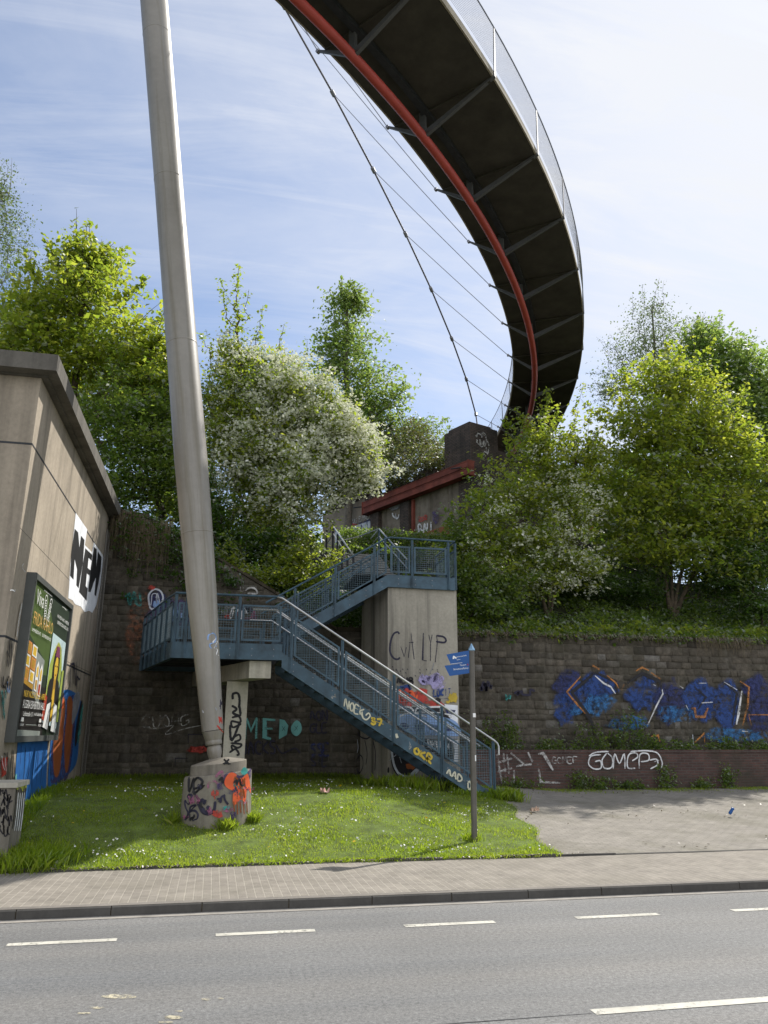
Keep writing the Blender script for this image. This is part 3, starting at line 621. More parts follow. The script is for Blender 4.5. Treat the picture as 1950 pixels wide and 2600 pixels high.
# ------------------------------------------------------------------ billboard
def billboard():
    XF = -3.3+.16
    t = thing('billboard', 'large framed billboard with a green and black exhibition poster on the concrete abutment', 'billboard', (-3.3, 15.85, 1.8))
    y0, y1, z0, z1 = 14.0, 17.74, 1.82, 4.63; b = .10
    mb = MB(); mb.box((-3.298, y0, z0), (XF, y0+b, z1)); mb.box((-3.298, y1-b, z0), (XF, y1, z1)); mb.box((-3.298, y0+b, z0), (XF, y1-b, z0+b)); mb.box((-3.298, y0+b, z1-b), (XF, y1-b, z1)); mb.build('frame', MT['frame'], t)
    Y0, Y1, Z0, Z1 = y0+b, y1-b, z0+b, z1-b; W, Hh = Y1-Y0, Z1-Z0
    xp = -3.3+.11
    def mk(nm, c): return m_plain('poster_'+nm, c, .45, 0, .12, 5, .4, 0)
    lay = [0]
    mb = MB(); mats = []
    def rect(c, pts):
        if c not in mats: mats.append(c)
        mb.k = mats.index(c); lay[0] += 1
        mb.poly([(xp+.0006*lay[0], Y0+a*W, Z0+d*Hh) for a, d in pts])
    def tx(c, s, a, d, w, h):
        if c not in mats: mats.append(c)
        mb.k = mats.index(c); lay[0] += 1
        put_text(mb, s, (xp+.002+.0006*lay[0], Y0+a*W, Z0+d*Hh), (0, 1, 0), (0, 0, 1), w*W, h*Hh)
    G = mk('green', (.06, .095, .025)); D = mk('darkgreen', (.022, .035, .02)); K = mk('dark', (.016, .014, .013)); Gb = mk('olive', (.045, .065, .02)); YL = mk('yellow', (.55, .36, .04)); OR = mk('orange', (.5, .2, .06)); WH = mk('white', (.62, .62, .6)); OC = mk('ochre', (.36, .2, .03)); LB = mk('paleblue', (.42, .53, .54)); RE = mk('red', (.3, .04, .02)); GR = mk('grey', (.2, .22, .2)); LG = mk('lime', (.28, .34, .07)); GD = mk('gold', (.5, .3, .09))
    rect(D, [(0, 0), (1, 0), (1, 1), (0, 1)]); rect(G, [(0, .42), (.55, .42), (.62, 1), (0, 1)]); rect(G, [(.0, .42), (.4, .42), (.4, 1), (0, 1)]); rect(D, [(.62, .75), (1, .7), (1, 1), (.32, 1)])
    rect(K, [(0, 0), (.62, 0), (.62, .33), (0, .36)]); rect(Gb, [(0, .40), (0, .62), (.42, .50), (.42, .30)]); rect(D, [(.0, .66), (0, .61), (.42, .49), (.46, .52)])
    rect(OC, [(0, .34), (.26, .30), (.26, .56), (0, .62)]); rect(GR, [(.26, .28), (.44, .2), (.46, .52), (.26, .56)])
    for i in range(2):
        for j in range(3):
            a, d = .02+.125*i, .36+.085*j-.012*i; rect(WH if (i+j) % 2 else OR, [(a, d), (a+.105, d-.01), (a+.105, d+.068), (a, d+.078)]); rect(YL if (i+j) % 2 else OC, [(a+.015, d+.01), (a+.09, d), (a+.09, d+.058), (a+.015, d+.066)])
    for i, (a, d, h) in enumerate(((.275, .30, .20), (.36, .27, .22))):
        rect(WH, [(a, d), (a+.07, d-.01), (a+.07, d+h*.8), (a+.035, d+h), (a, d+h*.8)]); rect((OC, RE)[i], [(a+.012, d+.01), (a+.058, d), (a+.058, d+h*.35), (a+.012, d+h*.35)]); rect(YL, [(a+.015, d+h*.45), (a+.055, d+h*.45), (a+.055, d+h*.75), (a+.035, d+h*.85), (a+.015, d+h*.75)])
    # picture panel on the right: plain stand-in figure in the same colours
    rect(LB, [(.57, .09), (.97, .05), (.97, .72), (.57, .74)]); rect(LG, [(.57, .28), (.90, .20), (.93, .52), (.86, .66), (.76, .70), (.66, .62), (.58, .5)])
    for i in range(11):
        q = math.pi*(i+.5)/11; c, sn = math.cos(q), math.sin(q); rect(YL, [(.76+.05*c-.012*sn, .55+.06*sn), (.76+.05*c+.012*sn, .55+.06*sn), (.76+.15*c, .55+.15*sn)])
    rect(K, [(.60, .12), (.93, .10), (.93, .33), (.88, .40), (.81, .43), (.70, .43), (.63, .40), (.60, .34)]); rect(K, [(.68, .40), (.84, .40), (.85, .50), (.83, .60), (.76, .645), (.69, .60), (.67, .50)]); rect(OC, [(.73, .34), (.79, .34), (.79, .44), (.73, .44)]); rect(YL, [(.715, .46), (.735, .42), (.76, .405), (.785, .42), (.805, .46), (.81, .52), (.79, .57), (.76, .585), (.73, .57), (.71, .52)]); rect(OC, [(.70, .14), (.73, .36), (.79, .36), (.82, .14), (.78, .10), (.74, .10)]); rect(YL, [(.72, .16), (.74, .34), (.78, .34), (.80, .16), (.76, .12)]); rect(RE, [(.745, .45), (.775, .45), (.77, .438), (.75, .438)])
    for sg in (-1, 1): rect(K, [(.76+sg*.012, .505), (.76+sg*.038, .508), (.76+sg*.036, .514), (.76+sg*.012, .516)])
    rect(mk('plum', (.16, .04, .09)), [(.70, .58), (.82, .58), (.80, .66), (.72, .66)]); rect(WH, [(.57, .06), (.70, .04), (.71, .24), (.62, .22)]); rect(WH, [(.80, .03), (.94, .02), (.90, .22), (.81, .24)]); rect(RE, [(.52, .12), (.58, .1), (.60, .27), (.53, .3)]); rect(LG, [(.92, .1), (.98, .1), (.985, .5), (.93, .5)]); rect(K, [(.70, .02), (.735, .02), (.735, .26), (.71, .26)]); rect(GR, [(0, -.0), (.52, .0), (.52, .03), (0, .04)])
    # writing
    tx(WH, 'Viva', .06, .85, .17, .10); tx(GD, 'FRIDA KAHLO', .05, .715, .47, .085); tx(WH, 'IMMERSIVE   EXPERIENCE', .05, .665, .46, .022)
    tx(WH, 'VIVA FRIDA KAHLO - IMMERSIVE', .60, .86, .36, .026); tx(WH, 'EXPERIENCE DIE AUSSTELLUNG', .62, .815, .34, .026); tx(WH, 'verlängert', .70, .955, .16, .018); tx(WH, 'präsentiert', .20, .965, .2, .014)
    tx(YL, 'NUR NOCH BIS 26. APRIL', .05, .245, .50, .042); tx(WH, 'ALEGRIA EXHIBITION HALL', .05, .175, .50, .052); tx(WH, 'Lichtstraße 15', .08, .125, .20, .03); tx(WH, '| vivafridakahlo.de', .30, .125, .23, .03); tx(WH, 'ticket', .04, .062, .08, .02); tx(WH, 'ticket', .44, .062, .08, .02)
    rect(WH, [(.05, .09), (.11, .09), (.10, .115), (.06, .115)]); rect(WH, [(.45, .09), (.51, .09), (.50, .115), (.46, .115)]); rect(GR, [(.16, .068), (.40, .068), (.40, .073), (.16, .073)])
    if WH not in mats: mats.append(WH)
    mb.k = mats.index(WH)
    for i in range(5):
        for sg in (-1, 1):
            c = (.36+sg*.035*(1+.2*i % 2), .86+.035*(i-2)); pts = [(xp+.02, Y0+W*(c[0]+.028*math.cos(q)), Z0+Hh*(c[1]+.03*math.sin(q))) for q in np.linspace(0, 5.2, 12)]; mb.ribbon(pts, .018, (1, 0, 0))
    mb.build('poster', mats, t)
    mb = MB(); mb.box((-3.297, y0+.02, z0+.02), (-3.3+.10, y1-.02, z1-.02)); mb.build('backing_board', MT['frame'], t)
billboard()

# ------------------------------------------------------------------ utility cabinet, lower left
def cabinet():
    t = thing('utility_cabinet', 'grey concrete utility cabinet covered in black scribbles at the lawn edge', 'cabinet', (-3.2, 12.75, .14))
    y0 = 12.72; c1 = aty(24, 2120, y0); x1 = c1[0]; zt = aty(36, 1987, y0)[2]; y2 = atx(70, 1982, x1)[1]
    mb = MB(); mb.prism([(x1, y0, .1), (x1-1.3, y0, .1), (x1-1.3, y2, .1), (x1, y2, .1)], (0, 0, zt-.07-.1)); mb.build('body', MT['conc_plinth'], t)
    mb = MB(); mb.prism([(x1+.03, y0-.03, zt-.07), (x1-1.33, y0-.03, zt-.07), (x1-1.33, y2+.03, zt-.07), (x1+.03, y2+.03, zt-.07)], (0, 0, .07)); mb.build('lid', MT['conc_col'], t)
    s = Spray(lambda u, v: aty(u, v, y0), (0, -1, 0)); 
    for i in range(5): s.scribble('black', (12+6*(i % 2), 2012+24*i), 14, 16, .018, 12, i)
    s.done(t)
    s = Spray(lambda u, v: atx(u, v, x1), (1, 0, 0))
    for i in range(6): s.line('black', [(42+i*4.4, 2000), (38+i*4.2, 2050), (31+i*4.2, 2105)], .045)
    s.scribble('lime', (54, 1998), 12, 9, .06, 14, 3)
    for i in range(4): s.line('wht', [(45+i*5, 2012), (41+i*5, 2060), (35+i*5, 2110)], .06)
    s.done(t)
cabinet()

# ------------------------------------------------------------------ mast and plinth
def mast():
    def on_axis(u, v):
        y = 15.1
        for _ in range(12): p = aty(u, v, y); y = 15.1+(p[2]-1.7)*.030
        return p
    pts = [(391, 0, 68), (410, 240, 69.5), (431.6, 500, 71), (463.6, 892, 77), (489, 1163, 82.6), (503, 1340, 80), (514, 1500, 75.5), (526, 1640, 66), (538, 1788, 57.5), (541, 1855, 54)]
    A = []; 
    for u, v, w in pts:
        p = on_axis(u, v); d = np.dot(p-CAM, AX[2]); A.append((p, w/2/F*d*1.0))
    base = on_axis(545, 1915); tip = A[0][0]; ax = (tip-base)/np.linalg.norm(tip-base)
    # straighten the axis
    prof = [(np.dot(p-base, ax), r) for p, r in A]; top = (32.5-base[2])/ax[2]
    r0 = prof[0][1]; prof = [(top, r0*.55), (top*.75, r0*.86)]+prof
    prof = sorted(prof)
    t = thing('bridge_mast', 'tall leaning pale grey steel mast carrying the footbridge cables', 'mast', base)
    mb = MB(); mb.lathe(prof, base, ax, 40); mb.build('shaft', MT['mast'], t, True)
    h0, rr0 = prof[0]
    mb = MB(); mb.lathe([(.25, .146), (.27, .152), (h0-.01, rr0-.002)], base, ax, 40); mb.build('tapered_foot', MT['mast'], t, True)
    mb = MB(); mb.lathe([(.165, .11), (.17, .143), (.185, .15), (.235, .15), (.25, .143), (.252, .12)], base, ax, 40); mb.build('collar', MT['mast'], t, True)
    mb = MB(); mb.lathe([(-.10, .10), (-.03, .118), (.03, .132), (.09, .134), (.14, .12), (.17, .095)], base, ax, 32); mb.build('ball_bearing', MT['mast'], t, True)
    for hh in (4.2, 8.4, 12.6, 16.8):
        r = float(np.interp(hh, [q[0] for q in prof], [q[1] for q in prof])); mb = MB(); mb.lathe([(hh-.02, r-.002), (hh-.008, r+.006), (hh+.008, r+.006), (hh+.02, r-.002)], base, ax, 40); mb.build('weld_seam', MT['mast'], t, True)
    # small marks
    def pj(u, v):
        d = ray(u, v); s0 = np.dot(base-CAM, d)/np.dot(d, d)
        lo, hi = 8., 20.
        best = None
        for k in np.linspace(.80, 1.02, 200):
            p = CAM+d*(s0*k); h = np.dot(p-base, ax); q = p-base-ax*h; r = float(np.interp(h, [a for a, b in prof], [b for a, b in prof]))
            if np.linalg.norm(q) < r: return CAM+d*(s0*k-.012)
        return CAM+d*s0*.93
    s = Spray(pj, (0, -1, 0)); s.lay = -6
    s.line('skyb', [(528, 1625), (530, 1612), (542, 1608), (548, 1618), (545, 1630), (533, 1636), (536, 1645), (550, 1640)], .03); s.line('wht', [(548, 1620), (540, 1632), (552, 1628), (543, 1645), (552, 1650), (549, 1662), (556, 1664)], .025)
    s.fill('silver', [(514, 1803), (550, 1798), (551, 1803), (515, 1810)]); s.fill('grey', [(522, 1800), (545, 1794), (551, 1800), (550, 1803)]); s.line('solidblack', [(517, 1807), (548, 1801)], .012, False)
    s.scribble('red', (560, 1828), 4, 10, .03, 8, 2); s.line('red', [(551, 1842), (560, 1852), (568, 1860)], .035); s.scribble('ink', (561, 1790), 3, 16, .015, 8, 3)
    s.done(t)
    # plinth, its top square to the leaning mast
    c = base.copy(); c[2] = 0; c[0] = .14; c[1] = 15.0; zb = gz(c[0], c[1])
    t = thing('mast_plinth', 'round concrete plinth with orange and black graffiti under the leaning mast', 'plinth', (c[0], c[1], zb))
    def ring(r, z, tilt, dx=0): 
        out = []
        for j in range(48):
            q = 2*math.pi*j/48; x, y = r*math.cos(q), r*math.sin(q); out.append((c[0]+x+dx, c[1]+y, z+tilt*x))
        return out
    tl = .115
    def loft(rings, cap):
        mb = MB(); n = 48; vs = [p for g in rings for p in g]; fs = [(i*n+j, i*n+(j+1) % n, (i+1)*n+(j+1) % n, (i+1)*n+j) for i in range(len(rings)-1) for j in range(n)]
        fs.append(tuple(range((len(rings)-1)*n, len(rings)*n))); mb.add(vs, fs); return mb
    zt = 1.285
    loft([ring(.62, zb-.2, 0), ring(.61, zb+.4, .03), ring(.597, zt-.025, tl), ring(.58, zt, tl), ring(.45, zt+.002, tl)], 1).build('body', MT['conc_plinth'], t, True)
    loft([ring(.50, zt-.02, tl), ring(.495, zt+.17, tl), ring(.48, zt+.185, tl), ring(.17, zt+.255, tl), ring(.10, zt+.258, tl)], 1).build('cap', MT['conc_plinth'], t, True)
    def pc(u, v, R0=.615):
        d = ray(u, v); a = d[0]**2+d[1]**2; o = CAM[:2]-c[:2]; bb = 2*(o[0]*d[0]+o[1]*d[1]); cc = o@o-R0*R0; D = max(bb*bb-4*a*cc, 0)
        return CAM+d*((-bb-math.sqrt(D))/(2*a))
    s = Spray(pc, (0, -1, 0)); s.lay = -6
    X = lambda a, b: (420+a/5.53, 1850+b/5.53)
    L = lambda m, q, w: s.line(m, [X(*p) for p in q], w)
    L('black', [(330, 680), (335, 890), (400, 690)], .045); L('black', [(400, 860), (395, 760), (450, 690), (520, 740), (480, 820), (400, 850), (420, 900), (550, 790)], .045); L('black', [(380, 870), (480, 1000), (490, 1060)], .06)
    L('ink', [(345, 990), (320, 960), (340, 925), (380, 960), (330, 1060), (280, 1010), (290, 1100), (340, 1180), (360, 1100), (430, 1080), (340, 1180), (400, 1150), (460, 1190), (450, 1270), (390, 1280), (400, 1230)], .05); L('ink', [(300, 1130), (330, 1190), (290, 1280), (330, 1240)], .06); L('ink', [(470, 1060), (520, 1170), (600, 1200), (680, 1150), (700, 1020)], .05)
    s.fill('purple', [X(*p) for p in ((790, 700), (870, 610), (950, 600), (1040, 660), (1140, 620), (1200, 560), (1190, 700), (1060, 840), (1010, 860), (960, 920), (860, 910), (790, 850))], True)
    s.fill('redor', [X(*p) for p in ((830, 730), (880, 640), (940, 615), (1000, 650), (960, 720), (970, 860), (900, 850), (840, 800))], True); s.fill('redor', [X(*p) for p in ((960, 730), (1080, 690), (1160, 640), (1200, 900), (1150, 840), (1120, 1030), (1060, 990), (960, 1080), (950, 920), (1010, 860))], True)
    s.word('brownor', 'POL', [X(960, 690), X(1160, 690), X(1180, 820), X(960, 820)], .03, 3); s.word('brownor', 'HA', [X(1010, 850), X(1110, 850), X(1110, 980), X(1010, 980)], .03, 4); L('mauve', [(600, 840), (610, 760), (700, 740), (760, 820)], .035); L('mauve', [(700, 680), (790, 600), (800, 700)], .05); s.blotch('teal', X(1110, 600), 10, 9, 10, 4)
    for i in range(5): L('brownor', [(960+45*i, 1020), (965+45*i, 1100+20*(i % 3)), (970+45*i, 1180+25*(i % 2))], .02)
    L('ink', [(520, 1110), (560, 1180), (610, 1130), (580, 1090)], .06)
    rp = random.Random(77)
    for i in range(16):
        a, b = rp.uniform(270, 1180), rp.uniform(700, 1250); s.scribble(rp.choice(('mauve', 'ink', 'chalk', 'purple', 'red', 'brownor', 'teal', 'black')), X(a, b), rp.uniform(6, 16), rp.uniform(5, 14), rp.uniform(.015, .04), rp.randint(6, 14), 300+i)
    for i in range(5): s.blotch(rp.choice(('mauve', 'purple', 'brownor', 'red')), X(rp.uniform(600, 1150), rp.uniform(900, 1250)), rp.uniform(6, 14), rp.uniform(5, 12), 12, 330+i, .35)
    s.done(t)
    s = Spray(lambda u, v: pc(u, v, .505), (0, -1, 0)); s.lay = -6
    L2 = lambda m, q, w: s.line(m, [X(*p) for p in q], w, False)
    L2('solidblack', [(820, 430), (895, 500)], .045); L2('solidblack', [(895, 430), (820, 500)], .045); L2('solidblack', [(805, 490), (915, 495)], .03)
    s.done(t)
    return base, ax
MAST_BASE, MAST_AX = mast()
# ------------------------------------------------------------------ curved footbridge
def bridge():
    O = np.array([-21.92, 41.17]); ZD = 17.0
    pol = lambda r, a, z: np.array([O[0]+r*math.cos(R(a)), O[1]+r*math.sin(R(a)), z])
    ang = [-49.34-4.3*k for k in range(4, 0, -1)]+[-49.34, -44.87, -40.49, -36.15, -31.90, -27.59, -23.33, -19.34, -15.23, -10.93, -6.6, -2.3, 2.0]
    i0 = 4
    t = thing('footbridge', 'curved suspended footbridge with dark underside and red tube high above the road', 'footbridge', pol(37.3, -10.9, 16.9))
    # slab
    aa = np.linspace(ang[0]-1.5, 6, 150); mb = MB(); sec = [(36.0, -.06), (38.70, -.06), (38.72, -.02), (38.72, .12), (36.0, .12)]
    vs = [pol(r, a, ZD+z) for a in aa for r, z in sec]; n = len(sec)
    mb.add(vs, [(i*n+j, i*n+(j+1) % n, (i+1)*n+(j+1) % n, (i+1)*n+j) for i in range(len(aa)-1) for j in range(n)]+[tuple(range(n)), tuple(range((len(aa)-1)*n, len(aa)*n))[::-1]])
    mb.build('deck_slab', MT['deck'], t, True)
    for nm, ra, rb in (('outer_edge', 38.72, 38.76), ('inner_edge', 35.96, 36.0)):
        mb = MB(); sec2 = [(ra, -.065), (rb, -.065), (rb, .13), (ra, .13)]; vs = [pol(r, a, ZD+z) for a in aa for r, z in sec2]; n = 4
        mb.add(vs, [(i*n+j, i*n+(j+1) % n, (i+1)*n+(j+1) % n, (i+1)*n+j) for i in range(len(aa)-1) for j in range(n)]); mb.build(nm, MT['deckedge'], t)
    # longitudinal beam under the slab
    mb = MB(); sec3 = [(36.84, -.24), (37.0, -.24), (37.0, -.098), (36.84, -.098)]; vs = [pol(r, a, ZD+z) for a in aa for r, z in sec3]; n = 4
    mb.add(vs, [(i*n+j, i*n+(j+1) % n, (i+1)*n+(j+1) % n, (i+1)*n+j) for i in range(len(aa)-1) for j in range(n)]); mb.build('long_beam', MT['dark'], t)
    # red tube, straight from rib to rib
    pts = [pol(36.82, a, ZD-.83) for a in np.linspace(ang[0], 4.5, 90)]
    mb = MB(); mb.tube(pts, .116, 16); mb.build('red_tube', MT['red'], t, True)
    # ribs
    for k, a in enumerate(ang):
        if k == len(ang)-1: continue
        mb = MB(); ra = a+.05*(0); rad = np.array([math.cos(R(a)), math.sin(R(a)), 0]); tg = np.array([-rad[1], rad[0], 0])
        def plate(p, q, h0, h1, w):
            P0, P1 = pol(p[0], a, ZD+p[1]), pol(q[0], a, ZD+q[1])
            mb.hexa([P0-tg*w/2-np.array([0, 0, h0]), P1-tg*w/2-np.array([0, 0, h1]), P1+tg*w/2-np.array([0, 0, h1]), P0+tg*w/2-np.array([0, 0, h0]), P0-tg*w/2, P1-tg*w/2, P1+tg*w/2, P0+tg*w/2])
        plate((38.80, .0), (36.90, -.70), .07, .17, .085); plate((35.78, .0), (36.74, -.66), .05, .15, .06)
        mb.build('rib', MT['rib'], t)
        mb = MB(); plate((36.0, -.102), (38.68, -.102), .05, .05, .04); mb.build('cross_bar', MT['deck'], t)
        mb = MB(); mb.hexa([pol(r, a, ZD+z)+tg*s for z in (-.74, -.102) for r, s in ((36.74, -.05), (36.90, -.05), (36.90, .05), (36.74, .05))]); mb.build('rib_strut', MT['rib'], t)
        # cable lug
        mb = MB(); c = pol(35.78, a, ZD-.03); mb.tube([c-tg*.04, c+tg*.04], .048, 10); mb.build('cable_lug', MT['galv'], t, True)
    # railings: post at each rib, strung wires between
    for side, r0, lean in (('outer', 38.79, .03), ('inner', 36.05, -.03)):
        for a in ang[:-1]:
            tg = np.array([-math.sin(R(a)), math.cos(R(a)), 0]); b, c = pol(r0, a, ZD-.05), pol(r0+lean, a, ZD+1.42); rd = np.array([math.cos(R(a)), math.sin(R(a)), 0])
            mb = MB(); mb.hexa([b-tg*.045-rd*.012, b+tg*.045-rd*.012, b+tg*.045+rd*.012, b-tg*.045+rd*.012, c-tg*.025-rd*.012, c+tg*.025-rd*.012, c+tg*.025+rd*.012, c-tg*.025+rd*.012]); mb.build('rail_post', MT['railpost'], t)
        for k in range(len(ang)-2):
            if side == 'inner' and k < 6: continue
            mb = MB(); s = np.linspace(ang[k], ang[k+1], 6)
            for j in range(18):
                z = .22+j*.068; mb.tube([pol(r0+lean*z/1.42, a, ZD+z) for a in s], .0034, 3, False)
            mb.build('rail_mesh', MT['galv'], t)
            mb = MB(); mb.tube([pol(r0+lean, a, ZD+1.40) for a in s], .018, 6); mb.build('top_rail', MT['galv'], t)
    # main cable, clamps, hangers
    nodes = [(-4.6, 16.6, 32.2), (-2.75, 18.0, 29.95), (-1.0, 19.45, 27.9), (.84, 20.86, 25.94), (2.8, 22.34, 24.08), (4.62, 23.96, 22.45), (6.36, 25.94, 21.05), (7.96, 27.95, 19.85), (9.45, 29.92, 18.75), (10.73, 31.83, 17.85), (11.6, 33.4, 17.25), (12.0, 34.1, 16.6)]
    nodes = [np.array(n) for n in nodes]
    # use the measured points of the photograph for the middle part (in the vertical plane of each rib)
    px = {3: (720, 15), 4: (845, 237), 5: (948, 432), 6: (1030, 595), 7: (1095, 735), 8: (1147, 860), 9: (1184, 963), 10: (1208, 1052)}
    for k, (u, v) in px.items():
        a = ang[i0+k-1]; nn = np.array([-math.sin(R(a)), math.cos(R(a)), 0]); nodes[k] = atpl(u, v, pol(35.8, a, ZD), nn)
    nodes[2] = nodes[3]*2-nodes[4]+np.array([0, .05, .12]); nodes[1] = nodes[2]*2-nodes[3]+np.array([0, .05, .15]); 
    top = MAST_BASE+MAST_AX*((31.5-MAST_BASE[2])/MAST_AX[2]); nodes[0] = top
    nodes[11] = aty(1214, 1092, 33.75)
    mb = MB(); mb.tube(nodes, .036, 8); mb.build('main_cable', MT['cable'], t, True)
    for k in range(1, 11):
        d = nodes[k+1]-nodes[k]; d = d/np.linalg.norm(d); mb = MB(); mb.tube([nodes[k]-d*.13, nodes[k]-d*.10, nodes[k]+d*.10, nodes[k]+d*.13], [.05, .075, .075, .05], 10); mb.build('cable_clamp', MT['galv'], t, True)
        a = ang[i0+k-1]; mb = MB(); mb.tube([nodes[k], pol(35.78, a, ZD-.03)], .0135, 6); mb.build('hanger_cable', MT['galv'], t, True)
bridge()

# ------------------------------------------------------------------ old brick and plaster abutment at the end of the bridge
def old_abutment():
    K = np.array([11.35, 33.3, 0]); eL = np.array([-.41, .912, 0]); eR = np.array([.93, .365, 0]); nL = np.array([-.912, -.41, 0]); nR = np.array([.365, -.93, 0])
    t = thing('ruined_abutment', 'soot-blackened brick and plaster abutment with graffiti on top of the slope', 'ruin', (K[0], K[1], 8.8))
    UP = np.array([0, 0, 1.])
    def pr(mb, a, b, c, d, z0, z1):  # along eL from a to b, along eR from c to d
        mb.prism([K+eL*a+eR*c+UP*z0, K+eL*a+eR*d+UP*z0, K+eL*b+eR*d+UP*z0, K+eL*b+eR*c+UP*z0][::-1], UP*(z1-z0))
    mb = MB(); pr(mb, 0.02, 9.0, 0.02, 14, 6, 14.5); pr(mb, 9.0, 13.5, .02, 14, 6, 15.0); pr(mb, 13.5, 24, .02, 2, 6, 13.2); mb.build('plaster_wall', MT['plaster'], t)
    mb = MB(); pr(mb, -.02, 1.9, -.02, 1.75, 14.2, 16.55); pr(mb, .15, 1.7, .1, 1.5, 16.55, 16.72); mb.build('corner_pillar', MT['oldbrick'], t)
    mb = MB(); pr(mb, -.03, .45, -.03, 14, 6, 15.5); pr(mb, .45, .9, -.035, .4, 6, 14.19); mb.build('brick_face', MT['oldbrick'], t)
    mb = MB()
    for i in range(9): pr(mb, 8.6+.45*i, 9.05+.45*i, -.1, .9, 15.0, 16.3-.03*(i-4)**2-.05*(i % 3))
    mb.build('broken_parapet', MT['oldbrick'], t)
    rr = random.Random(8); mb = MB(); a = 1.95
    while a < 13.2:
        w = rr.uniform(.14, .42); h = (.28+.25*math.sin(a*2.3)+rr.uniform(-.12, .3))*(1.3 if a > 7.5 else 1.); h = max(.06, h); pr(mb, a, a+w-.01, rr.uniform(-.06, .04), rr.uniform(.5, 1.0), 14.45 if a < 9 else 14.9, 14.5+h+(.5 if a >= 9 else 0)); a += w
    mb.build('rubble_top', MT['oldbrick'], t)
    for a in (4.6, 7.3):
        mb = MB(); pr(mb, a, a+.75, -.22, .1, 6, 13.7); mb.build('pilaster', MT['oldbrick'], t)
    mb = MB(); pr(mb, 1.0, 4.5, -.08, .05, 11.2, 11.75); pr(mb, 7.5, 8.6, -.1, .05, 10.6, 10.8); pr(mb, 6.0, 6.7, -.1, .05, 10.2, 10.35); mb.build('rusty_band', MT['rust'], t)
    mb = MB(); pr(mb, 4.35, 4.5, -.12, .05, 6, 13.7); mb.build('red_upright', MT['redrust'], t)
    for a0, z0, a1, z1 in ((3.6, 8.6, 1.0, 11.1), (2.0, 8.8, 1.1, 10.9), (1.0, 8.6, .95, 11.1), (5.9, 9.6, 5.4, 10.2)):
        mb = MB(); p0, p1 = K+eL*a0+UP*z0+nL*.15, K+eL*a1+UP*z1+nL*.15; mb.tube([p0, p1], .09, 6); mb.build('red_brace', MT['redrust'] if a0 != 2.0 else MT['rust'], t)
    pj = lambda u, v: atpl(u, v, K+nL*.03, nL)
    s = Spray(pj, nL)
    s.fill('silver', [(850, 1352), (940, 1322), (942, 1352), (925, 1362), (852, 1385)]); 
    for q in ([(858, 1350), (866, 1380), (874, 1345)], [(884, 1342), (884, 1372)], [(893, 1340), (902, 1364), (910, 1335)], [(916, 1360), (918, 1332), (924, 1345), (932, 1325), (936, 1352)]): s.line('navy', q, .14, False)
    s.line('navy', [(850, 1350), (940, 1320), (944, 1350)], .12, False); s.blotch('red', (893, 1333), 14, 5, seed=2); s.word('chalk', 'PENO BAND', [(880, 1322), (938, 1304), (938, 1317), (880, 1336)], .06, 3); s.scribble('wht', (1005, 1310), 9, 7, .10, 10, 4)
    s.word('red', 'ROR', [(1063, 1314), (1085, 1308), (1085, 1320), (1063, 1326)], .07, 5); s.word('wht', 'BAU', [(1062, 1334), (1095, 1325), (1095, 1352), (1066, 1358)], .10, 6); s.blotch('purple', (1107, 1312), 10, 20, seed=7); s.scribble('navy', (950, 1335), 8, 8, .06, 10, 8); s.blotch('grey', (1000, 1285), 16, 12, seed=9)
    s.done(t)
    s = Spray(lambda u, v: atpl(u, v, K+nR*.05, nR), nR)
    s.scribble('chalk', (1222, 1105), 14, 8, .06, 16, 3); s.scribble('chalk', (1226, 1125), 16, 10, .06, 18, 4); s.scribble('chalk', (1234, 1145), 10, 10, .06, 12, 5)
    s.blotch('mauve', (1515, 1330), 26, 22, seed=6); s.blotch('skyb', (1525, 1312), 20, 8, seed=7); s.blotch('wht', (1556, 1338), 16, 22, seed=8); s.blotch('silver', (1560, 1400), 40, 30, seed=9); s.blotch('red', (1500, 1345), 8, 14, seed=10)
    s.done(t)
    # riveted double girder resting on brackets of the wall
    g = thing('steel_girder', 'long rusty red double channel girder fixed across the plaster abutment', 'girder', tuple(K+eL*4.5+UP*14))
    a0, a1 = 8.5, -.35
    def bar(mb, z0, z1, d0, d1, b0=a0, b1=a1):
        mb.prism([K+eL*b0+nL*d0+UP*z0, K+eL*b1+nL*d0+UP*z0, K+eL*b1+nL*d1+UP*z0, K+eL*b0+nL*d1+UP*z0], UP*(z1-z0))
    zt = 14.45
    for nm, zz, in (('upper_channel', zt-.33), ('lower_channel', zt-.70)):
        mb = MB(); bar(mb, zz, zz+.04, .08, .5); bar(mb, zz+.29, zz+.33, .08, .5); bar(mb, zz+.04, zz+.29, .44, .48); mb.build(nm, MT['redrust'], g)
    mb = MB(); bar(mb, zt-.66, zt-.04, .09, .12); mb.build('back_plate', MT['dark'], g)
    for b in (a0, a1+.06): 
        mb = MB(); bar(mb, zt-.73, zt+.02, .06, .52, b+.001, b-.05); mb.build('end_plate', MT['redrust'], g)
    for b in (a0+.0, a1+.5):
        mb = MB(); p = K+eL*b+nL*.5+UP*(zt-.25); mb.tube([p, p+nL*.25+eL*.45], .035, 6); mb.build('tie_rod', MT['dark'], g)
old_abutment()

